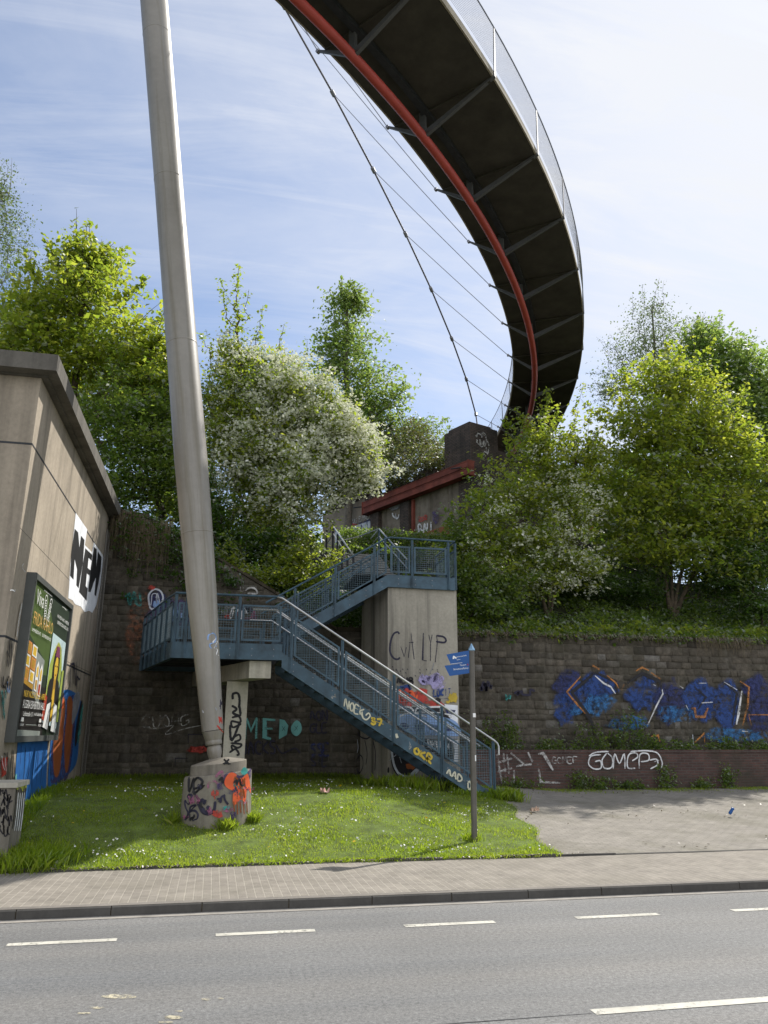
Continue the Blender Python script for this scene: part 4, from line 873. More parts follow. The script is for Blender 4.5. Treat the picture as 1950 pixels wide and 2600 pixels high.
# ------------------------------------------------------------------ steel staircase
def mesh_panel(parent, A, B, za0, za1, zb0, zb1, name='infill_panel', pitch=.058, wr=.0042):
    """framed wire mesh between plan points A, B; lower edge za0->zb0, upper edge za1->zb1"""
    A, B = np.array([A[0], A[1], 0.]), np.array([B[0], B[1], 0.]); L = np.linalg.norm(B-A); 
    if L < .12: return
    lo = lambda s: za0+(zb0-za0)*s; hi = lambda s: za1+(zb1-za1)*s
    mb = MB()
    n = max(2, int(L/pitch))
    for i in range(1, n):
        s = i/n; p = A+(B-A)*s; mb.tube([p+[0, 0, lo(s)], p+[0, 0, hi(s)]], wr, 4, False)
    zmin, zmax = min(za0, zb0), max(za1, zb1); z = zmin+pitch
    while z < zmax:
        # interval of s where lo <= z <= hi
        s0, s1 = 0., 1.
        for (q0, q1, sg) in ((za0, zb0, 1), (za1, zb1, -1)):
            f0, f1 = sg*(z-q0), sg*(z-q1)
            if f0 < 0 and f1 < 0: s0 = 2; break
            if f0 < 0: s0 = max(s0, f0/(f0-f1))
            elif f1 < 0: s1 = min(s1, f0/(f0-f1))
        if s1-s0 > .03: mb.tube([A+(B-A)*s0+[0, 0, z], A+(B-A)*s1+[0, 0, z]], wr, 4, False)
        z += pitch
    o = mb.build(name, MT['bluelt'], parent)
    f = MB(); w, h = .028, .036
    f.beam(A+[0, 0, za0], B+[0, 0, zb0], w, -h*.2, h); f.beam(A+[0, 0, za1], B+[0, 0, zb1], w, -h, h*.2)
    d = (B-A)/L
    f.beam(A+[0, 0, za0], A+d*.045+[0, 0, za0], w*.98, 0, za1-za0-.01); f.beam(B-d*.045+[0, 0, zb0], B+[0, 0, zb0], w*.98, 0, zb1-zb0-.01)
    f.build('panel_frame', MT['blue'], o)
class Stair:
    def __init__(s, name, label, loc): s.t = thing(name, label, 'staircase', loc)
    def stringer(s, p0, p1, h=.33, side=1, mat='blue'):
        """channel: p0, p1 = bottom line; side = +-1: flanges turn that way"""
        mb = MB(); mb.beam(p0, p1, .016, 0, h); mb.beam(p0, p1, .08, -.0, .016, side*.049); mb.beam(p0, p1, .08, h-.016, h, side*.049)
        d = np.array(p1, float)-np.array(p0, float); L = np.linalg.norm(d[:2]); n = np.array([-d[1], d[0], 0])/L*-side; k = int(L/.42); mb.k = 1
        for i in range(1, k+1):
            for dz in (.09, .24):
                q = np.array(p0)+d*(i-.4)/k+np.array([0, 0, dz])+n*.006; mb.tube([q, q+n*.012], .012, 6)
        mb.build('stringer', [MT[mat], MT['galv']], s.t)
    def post(s, p, z0, z1, d, w=.07, mat='blue'):
        p = np.array([p[0], p[1], 0.]); d = np.array([d[0], d[1], 0.]); d /= np.linalg.norm(d); mb = MB()
        mb.beam(p-d*w/2+[0, 0, z0], p+d*w/2+[0, 0, z0], .012, 0, z1-z0); 
        mb.beam(p-d*.006+[0, 0, z0], p+d*.006+[0, 0, z0], .07, 0, z1-z0); mb.build('rail_post', MT[mat], s.t)
    def rail(s, pts, r=.024, mat='blue', name='handrail'):
        mb = MB(); mb.tube(pts, r, 8); mb.build(name, MT[mat], s.t, True)
def stairs():
    S = Stair('steel_staircase', 'blue grey steel staircase with mesh railings climbing from the lawn to the pier', (4.2, 19, .6))
    t = S.t; yf, ym0, ym1, yb = 18.0, 19.95, 20.2, 22.15
    # ---- lower flight (front face y = yf)
    hx0, hz0 = aty(711, 1516, yf)[[0, 2]]; hx1, hz1 = aty(1238, 1870, yf)[[0, 2]]
    sl = (hz1-hz0)/(hx1-hx0); H = lambda x: hz0+sl*(x-hx0)
    drop_b, drop_t = 1.56, 1.20      # stringer bottom and top below the handrail
    lx = aty(434, 1670, yf)[0]; zb = aty(434, 1670, yf)[2]; zfl = zb+.36
    kx = hx0-.02                     # where the flight starts
    kb = kx+.12
    posts = [aty(u, v, yf)[0] for u, v in ((741, 1600), (868, 1700), (1000, 1800), (1122, 1890))]; endx = aty(1253, 1950, yf)[0]
    for y, side in ((yf, 1), (ym0, -1)):
        xe = endx-.02
        S.stringer((kb, y, H(kb)-drop_b+.0), (xe, y, H(xe)-drop_b), .34, side)
        d = (1, sl)
        allp = posts
        for x in allp: S.post((x, y-side*.03), H(x)-drop_b, H(x)-.03, (1, 0))
        S.post((endx, y-side*.03), gz(endx, y)-.1, H(endx)-.03, (1, 0))
        xs = [kb]+posts+[endx]
        for a, b in zip(xs[:-1], xs[1:]):
            a2, b2 = a+.06, b-.06; mesh_panel(t, (a2, y-side*.03), (b2, y-side*.03), H(a2)-1.12, H(a2)-.24, H(b2)-1.12, H(b2)-.24)
        e = endx+.03
        S.rail([(hx0-.06, y-side*.03, hz0), (hx0+.05, y-side*.03, H(hx0+.05))]+[(x, y-side*.03, H(x)) for x in np.linspace(hx0+.2, e, 8)]+[(e+.07, y-side*.03, H(e)-.06), (e+.10, y-side*.03, H(e)-.13), (e+.10, y-side*.03, H(e)-.32)], .026, 'handrail')
        S.rail([(hx0-.6, y+side*.06, hz0-.30), (hx0-.05, y+side*.06, hz0-.30)]+[(x, y+side*.06, H(x)-.33) for x in np.linspace(hx0+.1, endx-.3, 8)], .02, 'handrail', 'inner_handrail')
    n = 19
    for i in range(n):
        x = lerp(kb, endx-.15, (i+.5)/n); z = H(x)-drop_t-.06
        if z < gz(x, 19)-.05: continue
        mb = MB(); mb.box((x-.16, yf+.06, z-.04), (x+.16, ym0-.06, z)); mb.build('tread', MT['grating'], t)
    # ---- landing
    P = [np.array([lx, yf, 0.]), np.array([kb, yf, 0.]), np.array([kb+.05, yb, 0.]), np.array([lx-.98, yb, 0.])]
    mb = MB(); mb.prism([p+np.array([0, 0, zfl-.05]) for p in P], (0, 0, .05)); mb.build('landing_plate', MT['dark'], t)
    for i in range(6):
        y = lerp(yf+.2, yb-.2, i/5); xl = lerp(lx, lx-.98, (y-yf)/(yb-yf)); mb = MB(); mb.beam((xl+.05, y, zfl-.25), (kb, y, zfl-.25), .08, 0, .2); mb.build('cross_beam', MT['dark'], t)
    edges = [(P[0], P[1], 1), (P[3], P[0], 1), (P[3], P[2], -1)]
    for a, b, sd in edges: S.stringer(tuple(a+[0, 0, zb]), tuple(b+[0, 0, zb]), .36, sd)
    hz = hz0
    fx = [lx+.02]+[aty(u, 1560, yf)[0] for u in (474, 608)]+[kb]
    for x in fx[:-1]: S.post((x, yf-.03), zb, hz-.03, (1, 0))
    for a, b in zip(fx[:-1], fx[1:]): mesh_panel(t, (a+.06, yf-.03), (b-.05, yf-.03), zfl+.06, hz-.22, zfl+.06, hz-.22)
    # left end: many narrow panels
    nE = 6; E = [P[0]+(P[3]-P[0])*i/nE for i in range(nE+1)]; dE = (P[3]-P[0])[:2]; nl = np.array([-(P[3]-P[0])[1], (P[3]-P[0])[0], 0]); nl = nl/np.linalg.norm(nl)*.03
    for e in E[1:]: S.post(e+nl, zb, hz-.03, dE)
    for a, b in zip(E[:-1], E[1:]):
        d = (b-a)/np.linalg.norm(b-a); mesh_panel(t, (a+d*.06+nl)[:2], (b-d*.06+nl)[:2], zfl+.06, hz-.22, zfl+.06, hz-.22)
    S.rail([(kb, yf-.03, hz), (lx, yf-.03, hz)]+[tuple(e+nl+[0, 0, hz]) for e in E[1:]], .026, 'blue')
    bx = np.linspace(P[3][0], kb-.2, 5)
    for x in bx[1:]: S.post((x, yb+.03), zb, hz-.03, (1, 0))
    for a, b in zip(bx[:-1], bx[1:]): mesh_panel(t, (a+.06, yb+.03), (b-.06, yb+.03), zfl+.06, hz-.22, zfl+.06, hz-.22)
    S.rail([(P[3][0], yb+.03, hz), (kb, yb+.03, hz)], .026, 'blue')
    # ---- upper flight
    ux1, uz1 = aty(986, 1365, ym1)[[0, 2]]; ux0, uz0 = aty(718, 1508, ym1)[[0, 2]]
    su = (uz1-uz0)/(ux1-ux0); U = lambda x: uz0+su*(x-ux0)
    zpb = aty(986, 1490, ym1)[2]; db = uz1-zpb; fl = zpb+.34
    px1 = aty(1155, 1440, ym1)[0]
    xs0 = kb-.1
    upost = [aty(u, v, ym1)[0] for u, v in ((748, 1530), (851, 1490), (950, 1430))]
    for y, side in ((ym1, 1), (yb, -1)):
        S.stringer((xs0, y, U(xs0)-db), (ux1, y, zpb), .34, side)
        for x in upost: S.post((x, y-side*.03), U(x)-db, U(x)-.03, (1, 0))
        xx = [xs0+.05]+upost+[ux1]
        for a, b in zip(xx[:-1], xx[1:]):
            mesh_panel(t, (a+.06, y-side*.03), (b-.05, y-side*.03), U(a+.06)-db+.42, U(a+.06)-.22, U(b-.05)-db+.42, U(b-.05)-.22)
        if y == ym1:
            S.stringer((ux1, y, zpb), (px1, y, zpb-.02), .34, side)
            pp = [aty(u, 1440, y)[0] for u in (1046, 1138)]
            for x in pp: S.post((x, y-.03), zpb, uz1-.05, (1, 0))
            for a, b in ((ux1, pp[0]), (pp[0], pp[1])): mesh_panel(t, (a+.05, y-.03), (b-.06, y-.03), fl+.06, uz1-.24, fl+.06, uz1-.24)
        S.rail([(xs0-.2, y-side*.03, U(xs0-.2)), (ux1-.05, y-side*.03, U(ux1-.05)), (ux1+.05, y-side*.03, uz1)]+([(px1, y-.03, uz1-.02), (px1+.0, y+.4, uz1-.02), (px1, yb, uz1-.02)] if y == ym1 else [(ux1+.4, y+.03, uz1)]), .026, 'blue')
        S.rail([(xs0, y+side*.06, U(xs0)-.33), (ux1-.05, y+side*.06, U(ux1-.05)-.33)], .02, 'blue', 'inner_handrail')
    nn = 11
    for i in range(nn):
        x = lerp(xs0+.15, ux1-.1, (i+.5)/nn); z = U(x)-db+.26; mb = MB(); mb.box((x-.16, ym1+.06, z-.04), (x+.16, yb-.06, z)); mb.build('tread', MT['grating'], t)
    # platform on the pier
    mb = MB(); mb.prism([(ux1-.9, ym1+.02, fl-.05), (px1, ym1+.02, fl-.05), (px1, yb+.3, fl-.05), (ux1-.9, yb+.3, fl-.05)], (0, 0, .05)); mb.build('platform_plate', MT['dark'], t)
    S.stringer((px1, ym1, zpb), (px1, yb+.3, zpb), .34, 1)
    for y in (ym1+.05, 21.1, yb): S.post((px1+.03, y), zpb, uz1-.05, (0, 1))
    for a, b in ((ym1+.1, 21.05), (21.15, yb-.05)): mesh_panel(t, (px1+.03, a), (px1+.03, b), fl+.06, uz1-.24, fl+.06, uz1-.24)
    # tags on the outer stringer
    s = Spray(lambda u, v: aty(u, v, yf-.012), (0, -1, 0)); s.lay = 8
    cr = lambda a, b: (800+a/3.318, 1550+b/3.318)
    s.word('cream', 'NOEK', [cr(255, 745), cr(415, 830), cr(405, 900), cr(245, 810)], .035, 3); s.line('cream', [cr(395, 850), cr(400, 900), cr(430, 920), cr(462, 890), cr(450, 865), cr(425, 885)], .035)
    s.word('yellow', '37', [cr(470, 900), cr(560, 925), cr(560, 985), cr(465, 950)], .05, 4); s.line('yellow', [cr(500, 930), cr(575, 960)], .04); s.scribble('chalk', cr(160, 722), 9, 6, .018, 10, 5)
    s.word('yellow', 'OKR', [cr(840, 1150), cr(985, 1225), cr(975, 1295), cr(830, 1195)], .055, 6); s.line('yellow', [cr(870, 1215), cr(900, 1240)], .04); s.line('chalk', [cr(795, 1120), cr(805, 1150), cr(790, 1165), cr(800, 1130)], .03)
    s.word('cream', 'AAD', [cr(1110, 1330), cr(1240, 1395), cr(1230, 1450), cr(1105, 1375)], .04, 7); s.line('cream', [cr(1285, 1450), cr(1300, 1440), cr(1312, 1470), cr(1305, 1505), cr(1288, 1495), cr(1285, 1450)], .04); s.line('chalk', [cr(1250, 1430), cr(1262, 1440)], .03); s.line('chalk', [cr(1252, 1460), cr(1264, 1468)], .03); s.fill('cream', [cr(672, 1040), cr(690, 1036), cr(702, 1070), cr(680, 1078)])
    s.done(t)
    # ---- hillside flight, climbing away from the platform
    G = Stair('hillside_steps', 'upper steel steps with galvanised handrails climbing the slope behind the mesh landing', (4.6, 24.5, fl))
    g = G.t; y0, y1 = yb+.32, 26.0; z0, z1 = fl, fl+1.88; xa, xb = 3.85, 5.5
    for x, sd in ((xa, -1), (xb, 1)):
        G.stringer((x, y0, z0-.32), (x-.15, y1, z1-.32), .3, sd, 'galv' if sd < 0 else 'blue'); G.stringer((x-.15, y1, z1-.32), (x-.15, y1+1.5, z1-.32), .3, sd, 'dark' if sd < 0 else 'blue')  # left upper stringer in dark steel: its shade is put into the colour
        for k in range(5):
            y = lerp(y0+.1, y1, k/4); xx = x-.15*k/4; G.post((xx, y), lerp(z0, z1, (y-y0)/(y1-y0))-.32, lerp(z0, z1, (y-y0)/(y1-y0))+.92, (0, 1), .07, 'dark' if sd < 0 else 'blue')  # left posts darker than the right ones, shade painted into the steel
        for dz, r in ((.95, .024), (.68, .018)):
            G.rail([(x, y0-.05, z0+dz), (x-.15, y1, z1+dz), (x-.15, y1+1.5, z1+dz)], r, 'handrail')
    for i in range(14):
        f = (i+.5)/14; mb = MB(); mb.box((xa-.15*f+.04, lerp(y0, y1, f)-.17, lerp(z0, z1, f)-.06), (xb-.15*f-.04, lerp(y0, y1, f)+.17, lerp(z0, z1, f))); mb.build('tread', MT['grating'], g)
        mb = MB(); mb.box((xa-.15*f+.04, lerp(y0, y1, f)+.15, lerp(z0, z1, f)), (xb-.15*f-.04, lerp(y0, y1, f)+.168, lerp(z0, z1, f+1/14)-.062)); mb.build('riser', MT['grating'], g)
    mb = MB(); mb.box((xa-2.1, y1+.2, z1-.05), (xb-.15, y1+1.6, z1)); mb.build('top_landing', MT['dark'], g)
    G.stringer((xa-2.1, y1+.2, z1-.3), (xa-.15, y1+.2, z1-.3), .3, 1, 'dark')  # stringer and posts of the left extension, shade likewise in the dark colour
    for k in range(4): G.post((xa-2.0+.55*k, y1+.2), z1-.3, z1+.85, (1, 0), .07, 'dark')
    G.rail([(xb-.15, y1, z1+.95), (xb-.6, y1+1.4, z1+1.0), (xb-1.35, y1+1.5, z1+.80), (xb-1.4, y1+1.5, z1+.5)], .024, 'handrail')
    return zpb, ux1, px1
ZPB, PX0, PX1 = stairs()

def pier():
    t = thing('concrete_pier', 'broad concrete pier with scrawled letters carrying the upper stair platform', 'pier', (5.4, 21.2, .7))
    yf = 20.28; x0, x1 = aty(985, 1500, yf)[0], aty(1161, 1600, yf)[0]
    mb = MB(); mb.prism([(x0, yf, .3), (x1, yf, .3), (x1-.33, yf+2.0, .3), (x0-.35, yf+2.0, .3)], (0, 0, ZPB-.3-.004)); o = mb.build('shaft', MT['conc_pier'], t)
    s = Spray(lambda u, v: aty(u, v, yf), (0, -1, 0)); cr = lambda a, b: (800+a/3.318, 1550+b/3.318)
    def L(m, q, w, sm=True): s.line(m, [cr(*p) for p in q], w, sm)
    B = 'ink'; w = .05
    L(B, [(710, 200), (695, 182), (660, 200), (635, 270), (632, 350), (660, 400), (695, 412), (715, 395)], w); L(B, [(722, 305), (750, 388), (768, 310)], w*.8, False); L(B, [(785, 400), (808, 190), (835, 412)], w, False); L(B, [(790, 272), (828, 268)], w*.9, False)
    L(B, [(912, 190), (906, 418), (940, 425)], w, False); L(B, [(958, 205), (972, 280), (985, 205)], w, False); L(B, [(972, 280), (972, 425)], w, False); L(B, [(1022, 215), (1030, 262)], w, False); L(B, [(1020, 212), (1080, 222), (1102, 250), (1085, 270), (1018, 262)], w); L(B, [(1030, 262), (1012, 438)], w, False)
    for i, (a, b) in enumerate(((650, 470), (655, 490), (660, 548), (680, 495), (685, 548), (705, 540), (715, 505), (730, 545), (735, 490), (775, 490), (760, 520), (840, 545), (878, 492), (880, 520), (882, 555), (935, 492), (965, 520), (985, 490), (1025, 495), (1030, 512))): s.line(B, [cr(a, b), cr(a+6, b+12)], .045, False)
    L(B, [(682, 490), (708, 545)], .03, False); L(B, [(660, 500), (662, 550)], .03, False); L('grey', [(1000, 440), (985, 490), (955, 540)], .02)
    s.word('black', 'ACAB', [cr(690, 565), cr(822, 570), cr(822, 618), cr(690, 612)], .05, 4)
    s.blotch('lilac', cr(975, 590), 30, 14, 16, 3, .35); s.blotch('lilac', cr(1030, 630), 22, 14, 14, 4, .35); s.blotch('lilac', cr(930, 580), 18, 8, 12, 5, .35); s.scribble('lilac', cr(980, 570), 30, 18, .07, 18, 6)
    s.word('blue', 'LOKIT', [cr(995, 665), cr(1140, 655), cr(1140, 718), cr(995, 722)], .05, 7); L('navy', [(1015, 745), (1120, 742)], .03, False); s.word('yellow', 'JK', [cr(1100, 705), cr(1190, 700), cr(1190, 770), cr(1095, 775)], .06, 8); s.blotch('yellow', cr(1160, 740), 12, 12, 12, 9, .3)
    s.blotch('blue', cr(760, 655), 16, 9, 12, 10); s.scribble('blue', cr(760, 655), 20, 9, .04, 12, 11); s.blotch('red', cr(770, 740), 32, 22, 16, 12, .3); s.blotch('red', cr(890, 730), 20, 20, 14, 13, .3); s.blotch('red', cr(1010, 780), 24, 9, 14, 14, .3); s.scribble('redor', cr(760, 720), 34, 14, .06, 16, 15); s.blotch('black', cr(1030, 765), 8, 8, 10, 16)
    # white and blue mural seen through the railing
    s.fill('paper', [cr(*p) for p in ((1085, 790), (1198, 800), (1198, 1060), (1150, 1050), (1120, 880))]); s.fill('skyb', [cr(*p) for p in ((700, 880), (830, 870), (1050, 885), (1195, 950), (1195, 1060), (900, 1050), (760, 1020), (690, 960))], True); s.fill('grey', [cr(*p) for p in ((840, 1045), (1198, 1060), (1198, 1085), (850, 1080))])
    s.fill('navy', [cr(*p) for p in ((1090, 830), (1180, 840), (1160, 880), (1110, 875))]); s.fill('black', [cr(*p) for p in ((690, 830), (800, 815), (1040, 825), (1100, 880), (1130, 910), (960, 870), (800, 850))], True)
    L('wht', [(678, 850), (720, 815), (790, 815), (830, 850)], .05); L('wht', [(840, 860), (850, 825), (900, 815), (1050, 812), (1052, 860)], .05, False); L('wht', [(840, 860), (900, 855), (1050, 862)], .05, False); L('wht', [(700, 900), (760, 870), (850, 868), (940, 900)], .04); L('wht', [(1085, 870), (1140, 880), (1140, 905)], .05, False); L('wht', [(685, 945), (705, 905)], .04, False)
    for i in range(4): s.blotch('navy', cr(740+125*i, 970+8*i), 12, 8, 10, 20+i); s.line('navy', [cr(715+125*i, 960), cr(745+125*i, 1000), cr(790+125*i, 975)], .05)
    s.fill('solidblack', [cr(*p) for p in ((870, 1085), (1140, 1095), (1150, 1160), (1165, 1280), (1040, 1230), (900, 1130))]); s.word('wht', 'DHU', [cr(945, 1095), cr(1050, 1095), cr(1050, 1160), cr(950, 1150)], .04, 30); s.fill('paper', [cr(*p) for p in ((1150, 1095), (1198, 1095), (1198, 1280), (1160, 1270), (1170, 1180))]); s.scribble('wht', cr(1000, 1140), 14, 12, .03, 12, 31); L('wht', [(1115, 1120), (1125, 1160), (1108, 1140)], .03)
    # arcs below the flight
    s.fill('black', [cr(*p) for p in ((640, 1180), (760, 1180), (880, 1300), (830, 1390), (720, 1400), (650, 1330))], True); s.blotch('brownor', cr(800, 1310), 12, 9, 12, 33); L('silver', [(640, 1175), (655, 1280), (690, 1360), (740, 1395), (800, 1395), (850, 1360), (870, 1325)], .06); L('silver', [(800, 1390), (850, 1340), (885, 1335)], .08); L('wht', [(612, 1170), (640, 1175), (690, 1210)], .035, False); L('silver', [(620, 1265), (690, 1205)], .03, False); L('silver', [(702, 1215), (722, 1285)], .03, False); L('silver', [(920, 1365), (1000, 1425), (1018, 1440)], .06); s.blotch('black', cr(612, 1345), 2.5, 8, 8, 34)
    s.done(t)
    nl = np.array([-.985, -.172, 0]); s = Spray(lambda u, v: atpl(u, v, (x0, yf, 0), nl), nl); L = lambda m, q, ww: s.line(m, [cr(*p) for p in q], ww)
    L('ink', [(350, 1000), (380, 1060), (440, 1080), (480, 1040)], .04); L('ink', [(345, 1290), (370, 1220), (400, 1240), (405, 1310), (375, 1370), (350, 1330)], .04); L('ink', [(420, 1090), (440, 1200), (430, 1300)], .05); L('ink', [(490, 1100), (510, 1200), (505, 1350)], .05); L('silver', [(350, 1060), (365, 1150), (355, 1200)], .06)
    s.done(t)
pier()
def column():
    t = thing('concrete_column', 'slim concrete column with a cantilever head under the lower stair landing', 'column', (.75, 19.4, .7))
    x = aty(600, 1800, 19.15); mb = MB(); xc = x[0]; w = .25
    mb.prism([(xc-w, 19.15, .4), (xc+w, 19.15, .4), (xc+w, 19.7, .4), (xc-w, 19.7, .4)], (0, 0, aty(660, 1722, 18.15)[2]-.4-.02)); mb.build('shaft', MT['conc_col'], t)
    zt = aty(660, 1678, 18.15)[2]; a, b = aty(633, 1700, 18.15)[0], aty(688, 1700, 18.15)[0]; z0 = aty(660, 1722, 18.15)[2]
    mb = MB(); sk = (xc+.02-(a+b)/2)/1.25; sk = max(sk, -.45); e = 22.0; q = sk*(e-18.15); mb.hexa([(a, 18.15, z0), (b, 18.15, z0), (b+q, e, z0), (a+q, e, z0), (a, 18.15, zt-.004), (b, 18.15, zt-.004), (b+q, e, zt-.004), (a+q, e, zt-.004)]); mb.build('head_beam', MT['conc_col'], t)
    s = Spray(lambda u, v: aty(u, v, 19.15), (0, -1, 0)); cr = lambda p, q: (330+p/3.252, 1450+q/3.252)
    L = lambda q, w: s.line('black', [cr(*p) for p in q], w)
    L([(850, 1060), (850, 1015), (890, 1010), (905, 1060), (900, 1130)], .06); L([(840, 1110), (880, 1140), (850, 1170), (910, 1190), (900, 1100)], .06); L([(840, 1210), (900, 1200), (910, 1250), (840, 1240), (850, 1290), (920, 1260)], .05); L([(825, 1270), (840, 1400), (910, 1240)], .06); L([(840, 1400), (850, 1380), (900, 1350), (910, 1390), (860, 1410)], .05); L([(830, 1420), (920, 1430), (890, 1460), (840, 1440), (850, 1490)], .05); L([(820, 1500), (870, 1470), (900, 1510), (880, 1520)], .05)
    s.done(t)
column()

# ------------------------------------------------------------------ sign post
def signpost():
    p0 = np.array([*atz(1204, 2112, .36)[:2], 0.]); p0[2] = gz(p0[0], p0[1])
    y = p0[1]; top = aty(1197, 1650, y); 
    t = thing('sign_post', 'slender brown sign post with two blue direction arms on the lawn', 'sign post', p0)
    mb = MB(); d = (top-p0)/np.linalg.norm(top-p0); L = np.linalg.norm(top-p0); mb.tube([p0-d*.2, top], .052, 14); mb.build('post', MT['postbrown'], t, True)
    mb = MB(); mb.lathe([(-.02, .056), (-.005, .066), (.0, .066), (.015, .06), (.12, .004)], top, d, 6); mb.build('cap', MT['capblue'], t)
    # two arms, swung slightly towards the viewer
    ez = np.array([0, 0, 1.]); 
    def arm(quad, lab, up):
        # quad px: inner-top, inner-bottom, outer-bottom, outer-top
        n = np.array([-.30, -.954, 0.]); org = np.array([top[0], y, 0])+n*.03
        q = [atpl(u, v, org, n) for u, v in quad]
        mb = MB(); mb.prism(q, -n*.025); o = mb.build('sign_panel', MT['signblue'], t, label=lab)
        mb = MB(); ex = q[0]-q[3]; ex[2] *= 1; W = np.linalg.norm(ex); ex /= W; eu = q[0]-q[1]; eu /= np.linalg.norm(eu); f = lambda u, v: atpl(u, v, org+n*.004, n)
        cr = lambda a, b: f(1100+a/8.295, 1600+b/8.295)
        if up:
            put_text(mb, 'Jahrhunderthalle', cr(490, 588), ex, eu, np.linalg.norm(cr(700, 548)-cr(490, 588)), .032); put_text(mb, 'Bochum', cr(500, 636), ex, eu, np.linalg.norm(cr(568, 626)-cr(500, 636)), .02)
            mb.poly([cr(410, 610), cr(412, 560), cr(430, 535), cr(490, 575), cr(486, 600), cr(468, 604), cr(455, 575), cr(440, 606)]); mb.ribbon([cr(370, 712), cr(612, 684)], .008, n)
        else:
            put_text(mb, 'Tierpark', cr(560, 765), ex, eu, np.linalg.norm(cr(692, 748)-cr(560, 765)), .034); put_text(mb, 'Bermudaviertel/Rathaus', cr(430, 845), ex, eu, np.linalg.norm(cr(738, 806)-cr(430, 845)), .034)
        mb.build('lettering', MT['white'], o)
        if not up:
            mb = MB(); mb.poly([cr(712, 742), cr(742, 738), cr(738, 715), cr(728, 700), cr(716, 718)]); mb.build('emblem', P['red'], o)
        br = MB(); c = (q[0]+q[1])/2; br.tube([c+np.array([.02, .02, 0]), np.array([top[0]+.0, y, c[2]])], .02, 6); br.build('bracket', MT['postbrown'], o)
    g = lambda a, b: (1100+a/8.295, 1600+b/8.295)
    arm([g(755, 428), g(765, 695), g(370, 722), g(278, 512)], 'upper blue direction arm', True)
    arm([g(760, 690), g(765, 905), g(345, 965), g(236, 748)], 'lower blue direction arm with two text lines', False)
    mb = MB(); c = aty(1203.5, 1816, y-.056); mb.box((c[0]-.02, y-.062, c[2]-.035), (c[0]+.03, y-.054, c[2]+.035)); mb.build('sticker', MT['white'], t); mb = MB(); c = aty(1206, 1925, y-.056); mb.box((c[0]-.0, y-.06, c[2]-.05), (c[0]+.02, y-.05, c[2]+.05)); mb.build('sticker', MT['white'], t)
signpost()

# ------------------------------------------------------------------ dark picket fence on the slope
def fence():
    t = thing('picket_fence', 'dark steel picket fence standing among the trees near the slope top', 'fence', (15.5, 28.5, 8.4))
    x = 12.0
    while x < 26:
        mb = MB(); mb.beam((x, 28.55, hz(x, 28.5)-.1), (x+.06, 28.55, hz(x, 28.5)-.1), .06, 0, 1.5); mb.build('fence_post', MT['fencedark'], t); x += 2
    mb = MB(); x = 12.0
    while x < 26:
        z = hz(x, 28.5); mb.tube([(x, 28.5, z+.05), (x, 28.5, z+1.35)], .013, 4); x += .13
    mb.build('picket_infill', MT['fencedark'], t)
    for dz in (.2, 1.2):
        mb = MB(); mb.tube([(xx, 28.52, hz(xx, 28.5)+dz) for xx in np.arange(12, 26.1, 1)], .022, 5); mb.build('fence_rail', MT['fencedark'], t)
fence()

# ------------------------------------------------------------------ litter
def litter():
    p = atz(1855, 2048, .47)
    t = thing('drink_can', 'crushed blue drink can lying on the paved forecourt', 'can', p)
    z = gz(p[0], p[1]); mb = MB(); mb.lathe([(0, .02), (.01, .032), (.05, .036), (.11, .03), (.15, .036), (.16, .024)], (p[0]-.05, p[1], z+.05), (.55, -.2, .8), 12); mb.build('can_body', MT['signblue'], t, True); mb = MB(); q = np.array([p[0]-.05, p[1], z+.05])+np.array([.55, -.2, .8])/np.linalg.norm([.55, -.2, .8])*.161; mb.lathe([(0, .024), (.004, .022)], q, (.55, -.2, .8), 12); mb.build('can_lid', MT['galv'], t)
    def crumple(name, label, cat, px, zz, r, mat, seed):
        p = atz(px[0], px[1], zz); z = gz(p[0], p[1]); rr = random.Random(seed); mb = MB()
        vs = []
        for i in range(7):
            for j in range(5):
                a, b = (i/6-.5)*2*r, (j/4-.5)*1.5*r; vs.append((p[0]+a, p[1]+b, z+.02+abs(rr.gauss(0, r*.5))))
        mb.add(vs, [(i*5+j, (i+1)*5+j, (i+1)*5+j+1, i*5+j+1) for i in range(6) for j in range(4)]); mb.add([(x, y, q-.006) for x, y, q in vs], [(i*5+j, i*5+j+1, (i+1)*5+j+1, (i+1)*5+j) for i in range(6) for j in range(4)]); tag(mb.build(name, mat, None), label, cat)
    crumple('paper_scrap', 'crumpled pale brown paper scrap on the paving beside the stair foot', 'litter', (1357, 2053), .47, .085, m_plain('brown_paper', (.42, .30, .22), .9), 3)
    crumple('paper_scrap', 'pinkish paper scrap in the shaded lawn behind the plinth', 'litter', (825, 2025), .72, .09, m_plain('pink_paper', (.55, .36, .30), .9), 5)
    crumple('paper_scrap', 'crumpled white tissue in the long grass by the cabinet', 'litter', (110, 2168), .2, .08, m_plain('white_paper', (.75, .77, .8), .9), 7)
litter()
